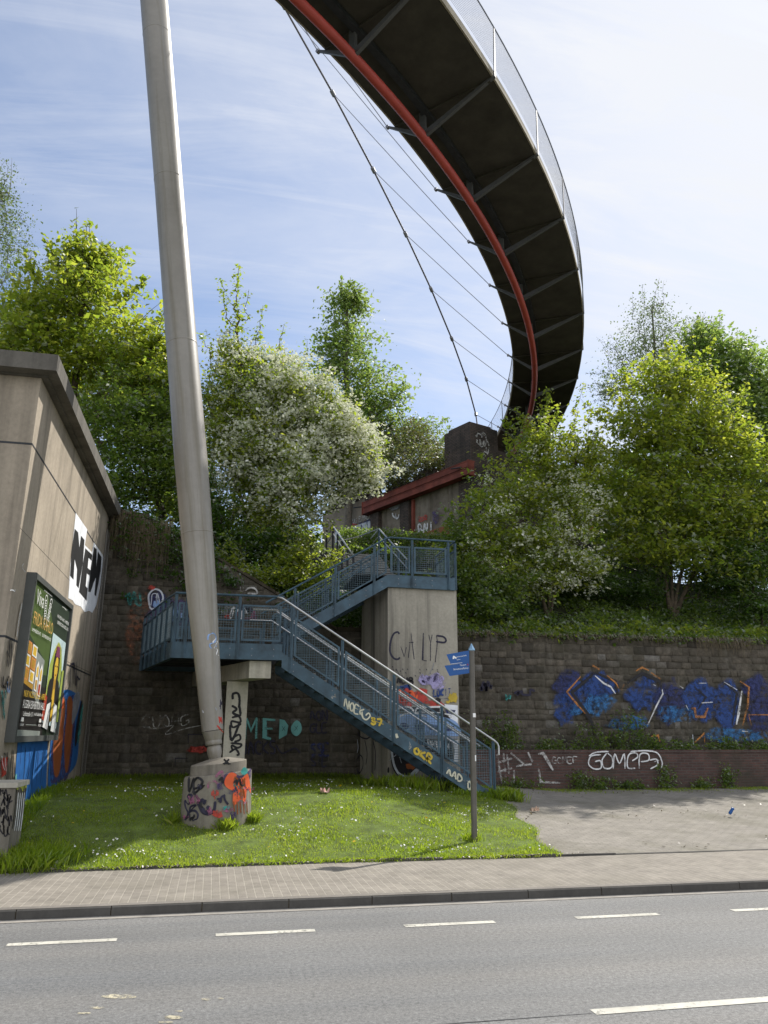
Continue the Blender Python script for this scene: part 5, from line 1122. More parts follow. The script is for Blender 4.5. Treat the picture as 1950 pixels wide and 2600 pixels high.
# ------------------------------------------------------------------ vegetation
LF = {
 'lime': m_leaf('leaf_lime', [(.075, .11, .018), (.11, .14, .022), (.15, .165, .03)], [(.32, .44, .04), (.46, .56, .05), (.58, .62, .07)], .55),
 'mid': m_leaf('leaf_mid', [(.045, .075, .02), (.065, .10, .024), (.095, .125, .03)], [(.2, .33, .04), (.28, .40, .05), (.36, .46, .06)], .5),
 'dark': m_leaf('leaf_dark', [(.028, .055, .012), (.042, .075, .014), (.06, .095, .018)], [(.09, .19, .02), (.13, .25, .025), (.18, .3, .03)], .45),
 'maple': m_leaf('leaf_maple', [(.06, .092, .018), (.09, .122, .022), (.125, .145, .03)], [(.3, .42, .035), (.42, .52, .045), (.56, .6, .06)], .55),
 'poplar': m_leaf('leaf_poplar', [(.06, .10, .03), (.09, .135, .04), (.12, .16, .055)], [(.22, .36, .06), (.3, .44, .08), (.38, .48, .1)], .52),
 'birch': m_leaf('leaf_birch', [(.07, .10, .045), (.10, .13, .06), (.13, .16, .08)], [(.16, .24, .07), (.2, .28, .09), (.25, .32, .1)], .4),
 'brown': m_leaf('leaf_brownish', [(.07, .06, .03), (.09, .095, .03), (.11, .13, .04)], [(.15, .13, .05), (.2, .22, .05), (.22, .3, .06)], .4),
 'dry': m_leaf('leaf_dry', [(.10, .08, .05), (.15, .12, .075), (.22, .18, .12)], [(.12, .1, .06), (.16, .13, .08), (.2, .17, .1)], .3),
 'grass': m_leaf('grass_blade', [(.095, .15, .014), (.15, .205, .02), (.22, .23, .05)], [(.34, .50, .02), (.46, .62, .03), (.55, .60, .09)], .55),
 'blossom': m_leaf('blossom_white', [(.66, .67, .50), (.76, .77, .63), (.82, .82, .74)], [(.5, .55, .33), (.6, .62, .45), (.65, .65, .52)], .42, .02),
 'petal': m_leaf('daisy_petal', [(.7, .7, .66), (.8, .8, .78), (.75, .7, .6)], [(.5, .5, .45), (.6, .6, .55), (.5, .5, .4)], .25, .02),
 'dande': m_leaf('dandelion_petal', [(.6, .42, .02), (.7, .5, .03)], [(.5, .3, .02), (.5, .35, .02)], .25, .02),
}
def leaf_quads(C, size, rg, up=.6, jit=.35, fold=.25, aspect=.6):
    """diamond leaves at the points C: returns verts, quads"""
    n = len(C); nv = rg.normal(size=(n, 3)); nv[:, 2] = np.abs(nv[:, 2])*1.0+up; nv /= np.linalg.norm(nv, axis=1)[:, None]
    a = rg.normal(size=(n, 3)); a[:, 2] -= .35; a -= nv*(a*nv).sum(1)[:, None]; a /= np.linalg.norm(a, axis=1)[:, None]; b = np.cross(nv, a)
    s = (size*(1+jit*rg.normal(size=n)).clip(.45, 1.8))[:, None]
    V = np.stack([C-a*s*.5, C+b*s*.5*aspect+nv*s*fold*.3-a*s*.08, C+a*s*.55, C-b*s*.5*aspect+nv*s*fold*.3-a*s*.08], 1).reshape(-1, 3)
    return V, np.arange(4*n).reshape(n, 4)
def LB(u, v, ru, rv, y, ry=None):
    """crown lobe: centre and radii in metres"""
    c = aty(u, v, y); k = np.dot(c-CAM, AX[2])/F; return c, np.array([ru*k, (ry if ry else (ru+rv)*.5)*k, rv*k])
def lobe_pts(lobes, n, rg, shell=.45):
    vol = np.array([np.prod(r)**.8 for c, r in lobes]); idx = rg.choice(len(lobes), n, p=vol/vol.sum())
    d = rg.normal(size=(n, 3)); d /= np.linalg.norm(d, axis=1)[:, None]; q = rg.random(n)**shell
    C = np.array([l[0] for l in lobes])[idx]; Rr = np.array([l[1] for l in lobes])[idx]
    return C+d*Rr*(q*(1+.10*rg.normal(size=n)))[:, None]
def skeleton(base, trunk_pts, tips, rg, r_tip=.006, r_max=.2, rise=.25):
    nodes = [np.array(base, float)]; par = [-1]
    for tr in trunk_pts:
        prev = 0
        for p in tr: nodes.append(np.array(p, float)); par.append(prev); prev = len(nodes)-1
    trunk_n = len(nodes); tz = np.array(nodes)
    order = np.argsort([np.min(np.linalg.norm(tz-t, axis=1)) for t in tips]); leafnode = []
    NP = np.zeros((trunk_n+3*len(tips), 3)); NP[:trunk_n] = tz; k = trunk_n; plen = np.zeros(len(NP))
    for i in range(1, trunk_n): plen[i] = plen[par[i]]+np.linalg.norm(NP[i]-NP[par[i]])
    for t in order:
        p = tips[t]; dv = p-NP[:k]; d = np.linalg.norm(dv, axis=1); pen = np.where(dv[:, 2] < -.2, 1.0, 0)*d*.8
        cost = d+pen+.12*plen[:k]; cost[0] += 2.; j = int(np.argmin(cost)); prev = j; L = d[j]
        for f in ((.4, .75, 1.) if L > .9 else (.55, 1.) if L > .4 else (1.,)):
            q = NP[j]+dv[j]*f; q = q+np.array([0, 0, rise*L*.35*f*(1-f)*2])+(rg.normal(size=3)*L*.05 if f < 1 else 0)
            NP[k] = q; par.append(prev); plen[k] = plen[prev]+np.linalg.norm(q-NP[prev]); prev = k; k += 1
        leafnode.append((prev, par[prev]))
    NP = NP[:k]; w = np.zeros(k)
    for a, b in leafnode: w[a] += 1
    for i in range(k-1, 0, -1): w[par[i]] += w[i] if w[i] > 0 else 1
    w = np.maximum(w, 1); rad = r_tip*w**.5; rad *= min(1., r_max/rad.max()) if rad.max() > r_max else 1; rad = np.maximum(rad, r_tip*.8)
    return NP, np.array(par), rad, leafnode
def wood_mesh(name, NP, par, rad, mat, parent, sel=None, ns=4):
    ids = np.arange(1, len(NP)) if sel is None else sel
    a, b = NP[par[ids]], NP[ids]; d = b-a; L = np.linalg.norm(d, axis=1)[:, None]; d = d/np.maximum(L, 1e-6)
    ref = np.where(np.abs(d[:, 2:3]) > .9, np.array([[1., 0, 0]]), np.array([[0, 0, 1.]])); s = np.cross(d, ref); s /= np.linalg.norm(s, axis=1)[:, None]; t = np.cross(s, d)
    ra = np.minimum(rad[par[ids]], rad[ids]*1.5)[:, None]; rb = rad[ids][:, None]; V = []
    for c, r in ((a, ra), (b, rb)):
        for j in range(ns):
            q = 2*math.pi*j/ns; V.append(c+(s*math.cos(q)+t*math.sin(q))*r)
    V = np.stack(V, 1).reshape(-1, 3); o = np.arange(len(ids))*2*ns
    Q = np.concatenate([np.stack([o+j, o+(j+1) % ns, o+ns+(j+1) % ns, o+ns+j], 1) for j in range(ns)])
    return npmesh(name, V, Q, mat, None, parent, smooth=True)
def tree(name, label, cat, base, lobes, ntips, nleaf, size, leaf, bark='bark', r_trunk=.16, stems=None, seed=1, spread=.26, group=None, blossom=None, spires=(), shell=.45, up=.6, rise=.25, r_tip=.006, top_f=.75, vbias=0., shoots=60, shoot_len=1.):
    rg = np.random.default_rng(seed); base = np.array(base, float)
    t = thing(name, label, cat, base, group)
    tips = lobe_pts(lobes, ntips, rg, shell)
    # break the outline up: some shoots stick out of the crown
    cen = np.array([l[0] for l in lobes]).mean(0); k = int(ntips*.06); o = tips[:k]-cen; tips[:k] += o/np.linalg.norm(o, axis=1)[:, None]*rg.uniform(.15, .55, (k, 1))
    tips = tips[tips[:, 2] > base[2]+.25]
    nsp = 0; spires = list(spires)
    if shoots:
        # leafy shoots that leave the crown upward and outward and break up its outline
        out = tips-cen; dd = np.linalg.norm(out/np.array([l[1] for l in lobes]).mean(0), axis=1); far = np.argsort(-dd)[:int(len(tips)*.35)]
        for i in rg.choice(far, min(shoots, len(far)), replace=False):
            o_ = out[i]/np.linalg.norm(out[i]); dr = o_*rg.uniform(.4, .9)+np.array([0, 0, rg.uniform(.3, 1.0)])+rg.normal(size=3)*.25; dr /= np.linalg.norm(dr); L_ = rg.uniform(.6, 1.5)*shoot_len
            spires.append((tips[i], tips[i]+dr*L_, 6, .05))
    for (p, q, n, w) in spires:
        f = np.linspace(0, 1, n)[:, None]; tips = np.concatenate([tips, np.array(p)+(np.array(q)-np.array(p))*f+rg.normal(size=(n, 3))*w*.55*(1.0-f)**1.5]); nsp += n
    zmax = max(c[2]+r[2] for c, r in lobes)
    if stems is None: stems = [cen*.0+np.array([cen[0], cen[1], base[2]+(zmax-base[2])*top_f])]
    tr = []
    for s in stems:
        s = np.array(s, float); n = 8; tr.append([base+(s-base)*f+rg.normal(size=3)*.07*np.array([1, 1, .2])*math.sin(3.14*f) for f in np.linspace(1/n, 1, n)])
    NP, par, rad, lf = skeleton(base, tr, tips, rg, r_tip, r_trunk, rise)
    ntr = 1+sum(len(x) for x in tr); order = np.arange(len(NP))
    rad[0] = max(rad[0], r_trunk*1.0)
    wood_mesh('trunk', NP, par, np.maximum(rad, .0), MT[bark], t, np.arange(1, ntr), 8)
    wood_mesh('branches', NP, par, rad, MT[bark], t, np.arange(ntr, len(NP)), 4)
    lf_sp = np.zeros(len(NP)); 
    A = np.array([NP[a] for a, b in lf]); B = np.array([NP[b] for a, b in lf]); n = len(A)
    spf = np.full(n, spread)
    if nsp:
        SP = tips[-nsp:]; dm = np.array([np.min(np.linalg.norm(SP-a_, axis=1)) for a_ in A]); spf[dm < 1e-6] = .095
    cnt = np.maximum(1, rg.poisson(nleaf*np.where(spf < .1, .22, 1.)*rg.gamma(3, 1/3., n))); idx = np.repeat(np.arange(n), cnt); f = rg.random(len(idx))[:, None]
    C = B[idx]+(A[idx]-B[idx])*(.25+.8*f)+rg.normal(size=(len(idx), 3))*spf[idx][:, None]*np.array([1.12, 1.12, .5])
    V, Q = leaf_quads(C, size, rg, up)
    v = (.5+.30*rg.normal(size=n)[idx]+.22*rg.normal(size=len(idx))+vbias).clip(0, 1)
    npmesh('crown', V, Q, LF[leaf], v, t)
    if blossom:
        dens, fsel, bs = blossom; w = fsel(A); pick = (rg.random(n) < w) & (spf > .1); ii = np.where(pick)[0]
        ii = np.repeat(ii, dens); m = len(ii); og = A-cen; og /= np.linalg.norm(og, axis=1)[:, None]; C = A[ii]+og[ii]*.16+rg.normal(size=(m, 3))*spread*.9*np.array([1, 1, .7])+np.array([0, -.06, .08])
        # small bunches
        C = np.repeat(C, 3, 0)+rg.normal(size=(3*m, 3))*.035; V, Q = leaf_quads(C, bs, rg, .7, .3, .2, .85)
        npmesh('blossom', V, Q, LF['blossom'], rg.random(len(Q)), t)
    return t

# --- trees on the left plateau
tree('wild_cherry', 'broad bright lime green tree above the left concrete abutment', 'tree', (-5.6, 27, 8.1),
     [LB(190, 770, 150, 110, 27), LB(300, 900, 130, 110, 26.5), LB(230, 690, 95, 80, 27.5), LB(120, 900, 130, 110, 27), LB(390, 960, 60, 120, 26), LB(60, 830, 80, 90, 28)], 760, 27, .18, 'lime', r_trunk=.2, seed=21, spread=.27, rise=.5,
     stems=[aty(215, 700, 27), aty(120, 760, 27.3), aty(320, 820, 26.6)], spires=[(aty(210, 660, 27), aty(222, 565, 27), 16, .22), (aty(240, 680, 27), aty(290, 615, 27), 14, .22), (aty(150, 690, 27), aty(120, 610, 27), 12, .2), (aty(320, 760, 27), aty(375, 700, 27), 12, .2), (aty(180, 660, 27), aty(175, 600, 27), 10, .2), (aty(370, 850, 26), aty(420, 790, 26), 14, .25), (aty(90, 720, 27), aty(70, 640, 27), 10, .2)])
tree('silver_birch', 'thin airy birch at the far left edge of the picture', 'tree', (-9.8, 30, 8.1),
     [LB(20, 620, 50, 140, 30), LB(-30, 560, 60, 130, 30), LB(30, 760, 70, 60, 30), LB(10, 500, 30, 60, 30)], 360, 16, .085, 'birch', 'barkgrey', .1, seed=22, spread=.3, stems=[aty(0, 490, 30)], r_tip=.005)
tree('elder_thicket', 'dark green bushy tree in shade between the abutment and the mast', 'tree', (-2.0, 26.5, 8.0),
     [LB(320, 1080, 120, 120, 25.5), LB(400, 1180, 70, 120, 25), LB(300, 1220, 70, 90, 24.8), LB(420, 1040, 50, 90, 26), LB(480, 1250, 60, 80, 25.5)], 560, 34, .13, 'mid', seed=23, spread=.28, r_trunk=.12, top_f=.5)
tree('gap_shrub', 'green shrub beyond the top of the hillside steps', 'shrub', (3.4, 30, 8.8), [LB(800, 1410, 60, 40, 30), LB(730, 1380, 60, 50, 30), LB(860, 1420, 40, 25, 29.5)], 150, 36, .14, 'mid', seed=41, r_trunk=.05, top_f=.4)
tree('back_shrub', 'sunlit lime shrub low behind the mast foot of the slope', 'shrub', (-1.1, 29, 8.3), [LB(430, 1270, 40, 45, 29), LB(470, 1200, 40, 60, 29)], 120, 40, .13, 'lime', seed=24, r_trunk=.05)
# --- hawthorn in blossom
def blo(P_):
    px = (P_[:, 0]+.9)/6.0; return np.clip(.06+1.2*px, .05, .95)*np.clip((P_[:, 2]-7.2)/3.0, .45, 1)
tree('hawthorn_tree', 'large hawthorn covered in white blossom behind the staircase', 'tree', (1.55, 25.6, hz(1.55, 25.6)-.1),
     [LB(650, 1020, 120, 120, 26), LB(760, 1060, 120, 120, 26), LB(860, 1150, 105, 110, 25.6), LB(630, 1160, 120, 140, 25.5), LB(730, 1220, 115, 140, 25), LB(592, 935, 52, 75, 26.3), LB(565, 1050, 60, 150, 26), LB(690, 950, 70, 60, 26.5), LB(870, 1215, 65, 60, 25.2), LB(650, 1330, 110, 70, 25), LB(920, 1190, 45, 50, 25.3)], 1700, 27, .115, 'maple', r_trunk=.2, seed=25, spread=.24,
     stems=[aty(600, 830, 26), aty(690, 960, 26), aty(790, 1080, 25.8), aty(560, 1100, 25.8)], blossom=(24, blo, .09), spires=[(aty(590, 850, 26), aty(607, 672, 26), 30, .3), (aty(585, 880, 26), aty(566, 745, 26), 18, .3), (aty(600, 800, 26), aty(556, 705, 26), 12, .1), (aty(615, 860, 26), aty(632, 735, 26), 18, .3), (aty(650, 900, 26), aty(668, 775, 26), 16, .3), (aty(700, 910, 26.3), aty(722, 822, 26.3), 10, .3), (aty(770, 960, 26.3), aty(780, 865, 26.3), 10, .3), (aty(820, 1000, 26.3), aty(815, 920, 26.3), 8, .3), (aty(540, 900, 26), aty(505, 850, 26), 10, .3)], vbias=-.1)
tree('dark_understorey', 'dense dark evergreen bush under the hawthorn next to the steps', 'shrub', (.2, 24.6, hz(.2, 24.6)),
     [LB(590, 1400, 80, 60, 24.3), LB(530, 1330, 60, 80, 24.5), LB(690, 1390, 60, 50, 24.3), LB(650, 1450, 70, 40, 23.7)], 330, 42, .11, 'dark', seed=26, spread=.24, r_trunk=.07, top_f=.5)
tree('leafy_shrub', 'sunlit mid green shrub behind the upper railing left of the steps', 'shrub', (1.6, 23.4, hz(1.6, 23.4)),
     [LB(740, 1440, 55, 50, 23.4), LB(690, 1480, 60, 36, 23.2), LB(790, 1490, 40, 40, 23.3), LB(620, 1470, 50, 30, 23.2)], 260, 38, .10, 'maple', seed=27, spread=.2, r_trunk=.05, top_f=.5)
# --- poplar and shrubs behind
pb = aty(895, 1130, 42)
tree('young_poplar', 'upright pale green poplar against the sky behind the hawthorn', 'tree', (pb[0], 42, 9.0),
     [LB(880, 800, 50, 65, 42), LB(890, 890, 90, 80, 42), LB(920, 970, 110, 70, 42), LB(850, 930, 60, 70, 42), LB(960, 1020, 75, 55, 42), LB(900, 1050, 100, 50, 42), LB(900, 770, 40, 40, 42), LB(850, 870, 45, 60, 42)], 430, 24, .2, 'poplar', 'barkgrey', .2, vbias=.22, seed=28, spread=.42, rise=.9, stems=[aty(880, 760, 42)], r_tip=.01)
tree('bronze_shrub', 'brownish leaved shrub growing on the plaster ruin', 'shrub', (9.6, 38.5, 13.4), [LB(905, 1040, 55, 50, 44), LB(950, 1110, 60, 45, 43), LB(1060, 1120, 70, 55, 40), LB(1000, 1175, 70, 60, 39.5), LB(1110, 1150, 40, 50, 37.5), LB(1070, 1185, 80, 45, 37), LB(985, 1215, 60, 40, 38.5), LB(1120, 1185, 50, 35, 36)], 520, 34, .13, 'brown', 'barkgrey', .05, seed=29, spread=.36, top_f=.4, r_tip=.009)
tree('yellow_shrub', 'thin yellow green bush on top of the ruin left of the pillar', 'shrub', (9.5, 43, 13.6), [LB(960, 1150, 60, 50, 45), LB(1060, 1090, 50, 35, 43), LB(900, 1110, 50, 60, 45), LB(1120, 1120, 30, 35, 41), LB(1010, 1120, 60, 50, 43)], 260, 30, .15, 'poplar', 'barkgrey', .05, seed=30, spread=.4, top_f=.4)
# --- right hand side
def blo2(P_): return np.clip((11.4-P_[:, 2])/3.2, .10, .8)*np.clip((P_[:, 0]-9.2)/2.5, .25, 1)
tree('young_hawthorn', 'slender hawthorn with patches of blossom before the bridge end', 'tree', (11.2, 25, hz(11.2, 25)-.1),
     [LB(1380, 1150, 90, 90, 25), LB(1300, 1250, 110, 80, 24.8), LB(1430, 1290, 100, 110, 25), LB(1250, 1330, 80, 90, 24.5), LB(1380, 1400, 110, 90, 24.5), LB(1470, 1180, 60, 90, 25.5), LB(1220, 1410, 60, 60, 24.2), LB(1340, 1470, 100, 45, 24.3), LB(1460, 1440, 70, 50, 24.8)], 800, 28, .13, 'maple', r_trunk=.1, seed=31, spread=.23, stems=[aty(1395, 1060, 25), aty(1290, 1180, 25), aty(1470, 1120, 25.3)], blossom=(13, blo2, .085),
     spires=[(aty(1390, 1090, 25), aty(1390, 992, 25), 26, .3), (aty(1300, 1180, 25), aty(1285, 1060, 25), 20, .25), (aty(1450, 1090, 25), aty(1482, 975, 25.2), 20, .28), (aty(1240, 1290, 25), aty(1190, 1240, 25), 14, .25), (aty(1340, 1110, 25), aty(1310, 1040, 25), 16, .25), (aty(1260, 1180, 25), aty(1215, 1150, 25), 10, .2)], vbias=.05)
tree('field_maple', 'large yellow green maple with bare lower trunks on the right slope', 'tree', (16.5, 25.8, hz(16.5, 25.8)-.1),
     [LB(1690, 1000, 120, 110, 26), LB(1620, 1120, 120, 120, 25.6), LB(1780, 1100, 140, 120, 26), LB(1860, 1200, 110, 110, 26), LB(1700, 1240, 150, 110, 25.5), LB(1600, 1280, 90, 90, 25.2), LB(1820, 1330, 130, 100, 25.5), LB(1720, 1400, 120, 60, 25), LB(1930, 1320, 70, 110, 26), LB(1600, 1400, 80, 60, 25.2), LB(1830, 1440, 110, 50, 25)], 1200, 29, .165, 'maple', r_trunk=.15, seed=32, spread=.27,
     stems=[aty(1700, 960, 26), aty(1620, 1050, 25.8), aty(1800, 1020, 26), aty(1880, 1150, 26)], spires=[(aty(1690, 940, 26), aty(1700, 865, 26), 14, .3), (aty(1600, 1050, 26), aty(1545, 985, 26), 14, .3), (aty(1780, 1000, 26), aty(1830, 950, 26), 14, .3)], vbias=.06)
tree('tall_maple', 'fresh green taller tree rising behind the maple at the right edge', 'tree', (25.5, 31, 8.8),
     [LB(1800, 920, 90, 80, 31), LB(1880, 960, 110, 100, 31), LB(1940, 1050, 90, 120, 31), LB(1840, 1080, 110, 120, 31), LB(2010, 980, 90, 100, 31), LB(1780, 860, 40, 40, 31), LB(1960, 1200, 90, 120, 31)], 800, 36, .18, 'poplar', r_trunk=.2, seed=33, spread=.36, stems=[aty(1830, 880, 31), aty(1920, 930, 31)], vbias=.1)
tree('grey_birch', 'tall feathery grey green birch behind the maple', 'tree', (21, 33, 8.8),
     [LB(1650, 850, 75, 75, 33), LB(1590, 930, 60, 70, 33), LB(1690, 900, 70, 80, 33), LB(1660, 790, 35, 40, 33), LB(1770, 850, 50, 50, 33), LB(1740, 900, 60, 60, 33), LB(1560, 1000, 35, 50, 33)], 520, 17, .095, 'birch', 'barkgrey', .12, seed=34, spread=.36, stems=[aty(1655, 780, 33), aty(1770, 830, 33)], r_tip=.006, up=.2)
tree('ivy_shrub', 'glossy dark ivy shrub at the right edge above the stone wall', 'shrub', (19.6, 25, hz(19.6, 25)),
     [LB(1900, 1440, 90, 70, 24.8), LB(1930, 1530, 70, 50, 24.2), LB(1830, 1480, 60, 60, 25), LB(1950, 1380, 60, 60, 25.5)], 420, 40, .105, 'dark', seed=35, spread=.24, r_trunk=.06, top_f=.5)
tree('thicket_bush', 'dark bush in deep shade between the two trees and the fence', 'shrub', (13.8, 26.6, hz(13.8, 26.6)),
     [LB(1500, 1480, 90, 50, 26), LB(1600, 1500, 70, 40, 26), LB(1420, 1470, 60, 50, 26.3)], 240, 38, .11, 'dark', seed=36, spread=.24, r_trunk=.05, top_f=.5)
tree('slope_bush', 'mid green bush behind the platform railing against the pier', 'shrub', (8.0, 24.2, hz(8.0, 24.2)),
     [LB(1190, 1480, 60, 70, 24), LB(1260, 1500, 70, 50, 24), LB(1180, 1400, 40, 60, 24.6), LB(1230, 1560, 60, 40, 23.3)], 330, 38, .11, 'mid', seed=37, spread=.24, r_trunk=.05, top_f=.5)
tree('far_bush', 'green bushes beyond the fence at the top of the right slope', 'shrub', (18.5, 31, 8.8), [LB(1700, 1330, 200, 80, 31), LB(1540, 1240, 80, 90, 31), LB(1900, 1350, 120, 100, 31)], 420, 36, .17, 'mid', seed=38, spread=.4, r_trunk=.08, top_f=.4)
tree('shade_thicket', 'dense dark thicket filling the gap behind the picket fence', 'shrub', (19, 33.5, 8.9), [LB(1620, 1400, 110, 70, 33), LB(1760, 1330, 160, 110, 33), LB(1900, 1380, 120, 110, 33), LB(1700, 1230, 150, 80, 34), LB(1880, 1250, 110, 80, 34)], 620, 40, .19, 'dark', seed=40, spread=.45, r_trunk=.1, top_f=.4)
tree('left_back_tree', 'mid green tree mass behind the lime tree on the left plateau', 'tree', (-8, 33, 8.1), [LB(80, 960, 150, 120, 33), LB(330, 1000, 140, 110, 33), LB(430, 1100, 70, 90, 33)], 420, 40, .19, 'mid', seed=39, spread=.42, r_trunk=.15, top_f=.5)

# hedge in front of the ruin
def hedge():
    rg = np.random.default_rng(50); t = thing('clipped_hedge', 'low clipped dark green hedge in front of the plaster ruin', 'hedge', (7.5, 30.6, 8.9)); n = 16000
    C = np.stack([rg.uniform(4.6, 10.6, n), rg.uniform(30, 31.2, n), 8.7+1.42*rg.random(n)**.6], 1); C += rg.normal(size=C.shape)*.05
    V, Q = leaf_quads(C, .085, rg, .4); npmesh('foliage', V, Q, LF['mid'], rg.random(n)*.8, t)
    NP = np.array([[4.7+.3*i, 30.6, 8.6+1.1*(j)] for i in range(20) for j in (0, 1)]); wood_mesh('stems', NP, np.arange(-1, 39), np.full(40, .02), MT['bark'], t, np.arange(1, 40, 2))
hedge()
# ground cover of the slope and plateau edge
def cover(name, label, pts, nper, spread, hgt, size, leaf, seed, kind='stuff', up=.5, parent=None):
    rg = np.random.default_rng(seed); n = len(pts); idx = np.repeat(np.arange(n), nper); P_ = np.array(pts)[idx]
    h = hgt*(.4+.9*rg.random(n))[idx]*rg.random(len(idx))**.8; C = P_+np.stack([rg.normal(size=len(idx))*spread, rg.normal(size=len(idx))*spread, h], 1)
    V, Q = leaf_quads(C, size, rg, up); o = npmesh(name, V, Q, LF[leaf], (.45+.25*rg.normal(size=n)[idx]+.2*rg.normal(size=len(idx))).clip(0, 1), parent)
    if kind: o['kind'] = kind
    if label: o['label'] = label
    return o
rg = np.random.default_rng(60)
pts = [(x, y, hz(x, y)-.02) for x, y in zip(rg.uniform(6.2, 24, 1500), 22.75+rg.random(1500)**1.3*5.5)]
cover('undergrowth', 'low green undergrowth covering the slope above the stone wall', pts, 22, .2, .5, .125, 'mid', 61)
pts = [(x, y, hz(x, y)-.02) for x, y in zip(rg.uniform(6.4, 24, 420), 22.72+rg.random(420)*.9)]
cover('brambles', 'brighter bramble leaves along the wall top', pts, 28, .2, .55, .125, 'maple', 62)
pts = [(x, y, hz(x, y)-.02) for x, y in zip(rg.uniform(-3.2, 6.3, 700), 22.75+rg.random(700)*6)]
cover('ivy_cover', 'dark ivy ground cover under the hawthorn', pts, 26, .2, .42, .12, 'dark', 63)
pts = [(x, y, 8.05) for x, y in zip(rg.uniform(-12, -3.4, 500), rg.uniform(14.5, 27, 500))]
cover('plateau_plants', 'low plants on the abutment top', pts, 16, .2, .3, .1, 'mid', 64)
pts = [(x, y, 8.85) for x, y in zip(rg.uniform(4, 26, 500), rg.uniform(29, 33, 500))]
cover('hilltop_plants', 'weeds along the hilltop', pts, 18, .25, .45, .12, 'mid', 65)
# weeds on the brick ledge, each clump a plant of its own
rg2 = random.Random(70)
spots = [(1235, 1895, 'tall dark nettle clump on the ledge behind the stair foot', 60, 1.0), (1290, 1890, 'nettle clump on the ledge just right of the sign post', 44, .8), (1500, 1900, 'bushy weed clump under the orange painted corner', 52, .75), (1560, 1900, 'wide weed clump below the blue mural letters', 60, .7), (1618, 1900, 'tallest pointed weed before the blue mural', 46, 1.05), (1660, 1900, 'low weed clump right of the tallest one', 40, .45), (1840, 1900, 'grassy weed tuft under the white painted stroke', 46, .45), (1930, 1900, 'grassy weed tuft at the right end of the ledge', 46, .4), (1740, 1900, 'small weed tuft beneath the orange cross stroke', 36, .35), (1400, 1900, 'small leafy weed left of the blue mural', 34, .4)]
for i, (u, v, lab, wpx, h) in enumerate(spots):
    p = aty(u, v, 22.05); r = wpx/F*22
    t = thing('weed_clump', lab, 'plant', (p[0], 22.05, 1.45), 'weeds on the brick planter')
    pl = [(p[0]+rg2.gauss(0, r*.55), 22.05+rg2.uniform(-.3, .3), 1.42) for _ in range(26)]
    cover('foliage', None, pl, 26, .07, h, .075, 'mid', 71+i, None, .3, t)
    NP = []; pa = []
    for q in pl[:14]: NP += [q, (q[0]+rg2.gauss(0, .05), q[1], q[2]+h*rg2.uniform(.6, 1.0))]; pa += [-1, len(NP)-2]
    wood_mesh('stems', np.array(NP), np.array(pa), np.full(len(NP), .006), MT['bark'], t, np.arange(1, len(NP), 2))
pts = [(x, 21.75+rg2.random()*.7, 1.42) for x in np.linspace(6.5, 30, 260)]
cover('ledge_grass', 'short weeds filling the planter behind the brick wall', pts, 26, .08, .22, .06, 'mid', 90)
mb = MB(); mb.box((6.3, 21.6, 1.0), (36, 22.6, 1.43)); tag(mb.build('planter_soil', MT['soil']), kind='structure')
for i, (u, v, lab, w, h) in enumerate(((1470, 1985, 'bushy weed growing out of the paving at the brick wall foot', .38, .42), (1528, 1990, 'flat leaf rosette at the brick wall foot', .3, .28), (1320, 1995, 'dark grass tuft at the brick wall below the white letters', .5, .22), (1600, 1995, 'low grass tuft at the middle of the brick wall', .5, .22), (1690, 1985, 'climbing weed at the brick wall centre', .35, .6), (1850, 1955, 'ivy strand hanging on the brick wall', .4, .6), (1780, 1992, 'small weed at the right part of the brick wall', .35, .25))):
    p = aty(u, v, 21.2); t = thing('weed_clump', lab, 'plant', (p[0], 21.2, gz(p[0], 21.2)), 'weeds along the brick wall')
    pl = [(p[0]+rg2.gauss(0, w*.5), 21.2+rg2.uniform(-.12, .1), gz(p[0], 21.2)) for _ in range(16)]
    cover('foliage', None, pl, 24, .06, h, .07, 'mid', 100+i, None, .3, t)
# dry hanging growth on the coping and in the wall corner
def hanging(name, label, pts, L, n, seed, leaf='dry', thick=.006, group=None):
    rg = np.random.default_rng(seed); pts = np.array(pts); t = thing(name, label, 'plant', pts.mean(0), group); V = []; k = 0
    for i in range(n):
        p = pts[rg.integers(len(pts))]+rg.normal(size=3)*np.array([.12, .03, .05]); l = L*rg.uniform(.4, 1.1); a = p; side = rg.normal()*.25
        for s in range(4):
            b = a+np.array([side*l*.1+rg.normal()*.02, -.05*(1-s*.3), (-.02 if s == 0 else -l/3.3)]); w = thick*(1-s*.2)
            V += [a+[-w, 0, 0], a+[w, 0, 0], b+[w*.8, 0, 0], b+[-w*.8, 0, 0]]; a = b
    V = np.array(V); npmesh('stalks', V, np.arange(len(V)).reshape(-1, 4), LF[leaf], rg.random(len(V)//4), t)
hanging('dry_grass', 'bleached dry grass hanging over the wall top at the right', [(x, 22.42, wall_top(x)+.12) for x in np.linspace(15.2, 17.2, 30)], .55, 220, 110, group='dry grass on the wall top')
hanging('dry_grass', 'thin dry stalks over the wall top in the middle', [(x, 22.42, wall_top(x)+.12) for x in np.linspace(6.8, 14.5, 60)], .16, 260, 111, group='dry grass on the wall top')
hanging('dry_roots', 'fringe of dry brown roots along the top of the stone wall', [(x, 22.44, wall_top(x)+.1) for x in np.linspace(6.6, 24, 120)], .2, 520, 115, thick=.008)
cover('brambles_over_wall', 'leaves hanging over the stone wall top', [(x, 22.46, wall_top(x)-.06) for x in rg.uniform(6.6, 24, 130)], 14, .09, .22, .1, 'mid', 116)
hanging('dry_creeper', 'tangled dry creeper hanging from the left wall corner', [(x, 22.3, 7.9+.15*math.sin(x*4)) for x in np.linspace(-3.1, -1.6, 24)], 1.7, 240, 112)
rgc = np.random.default_rng(113)
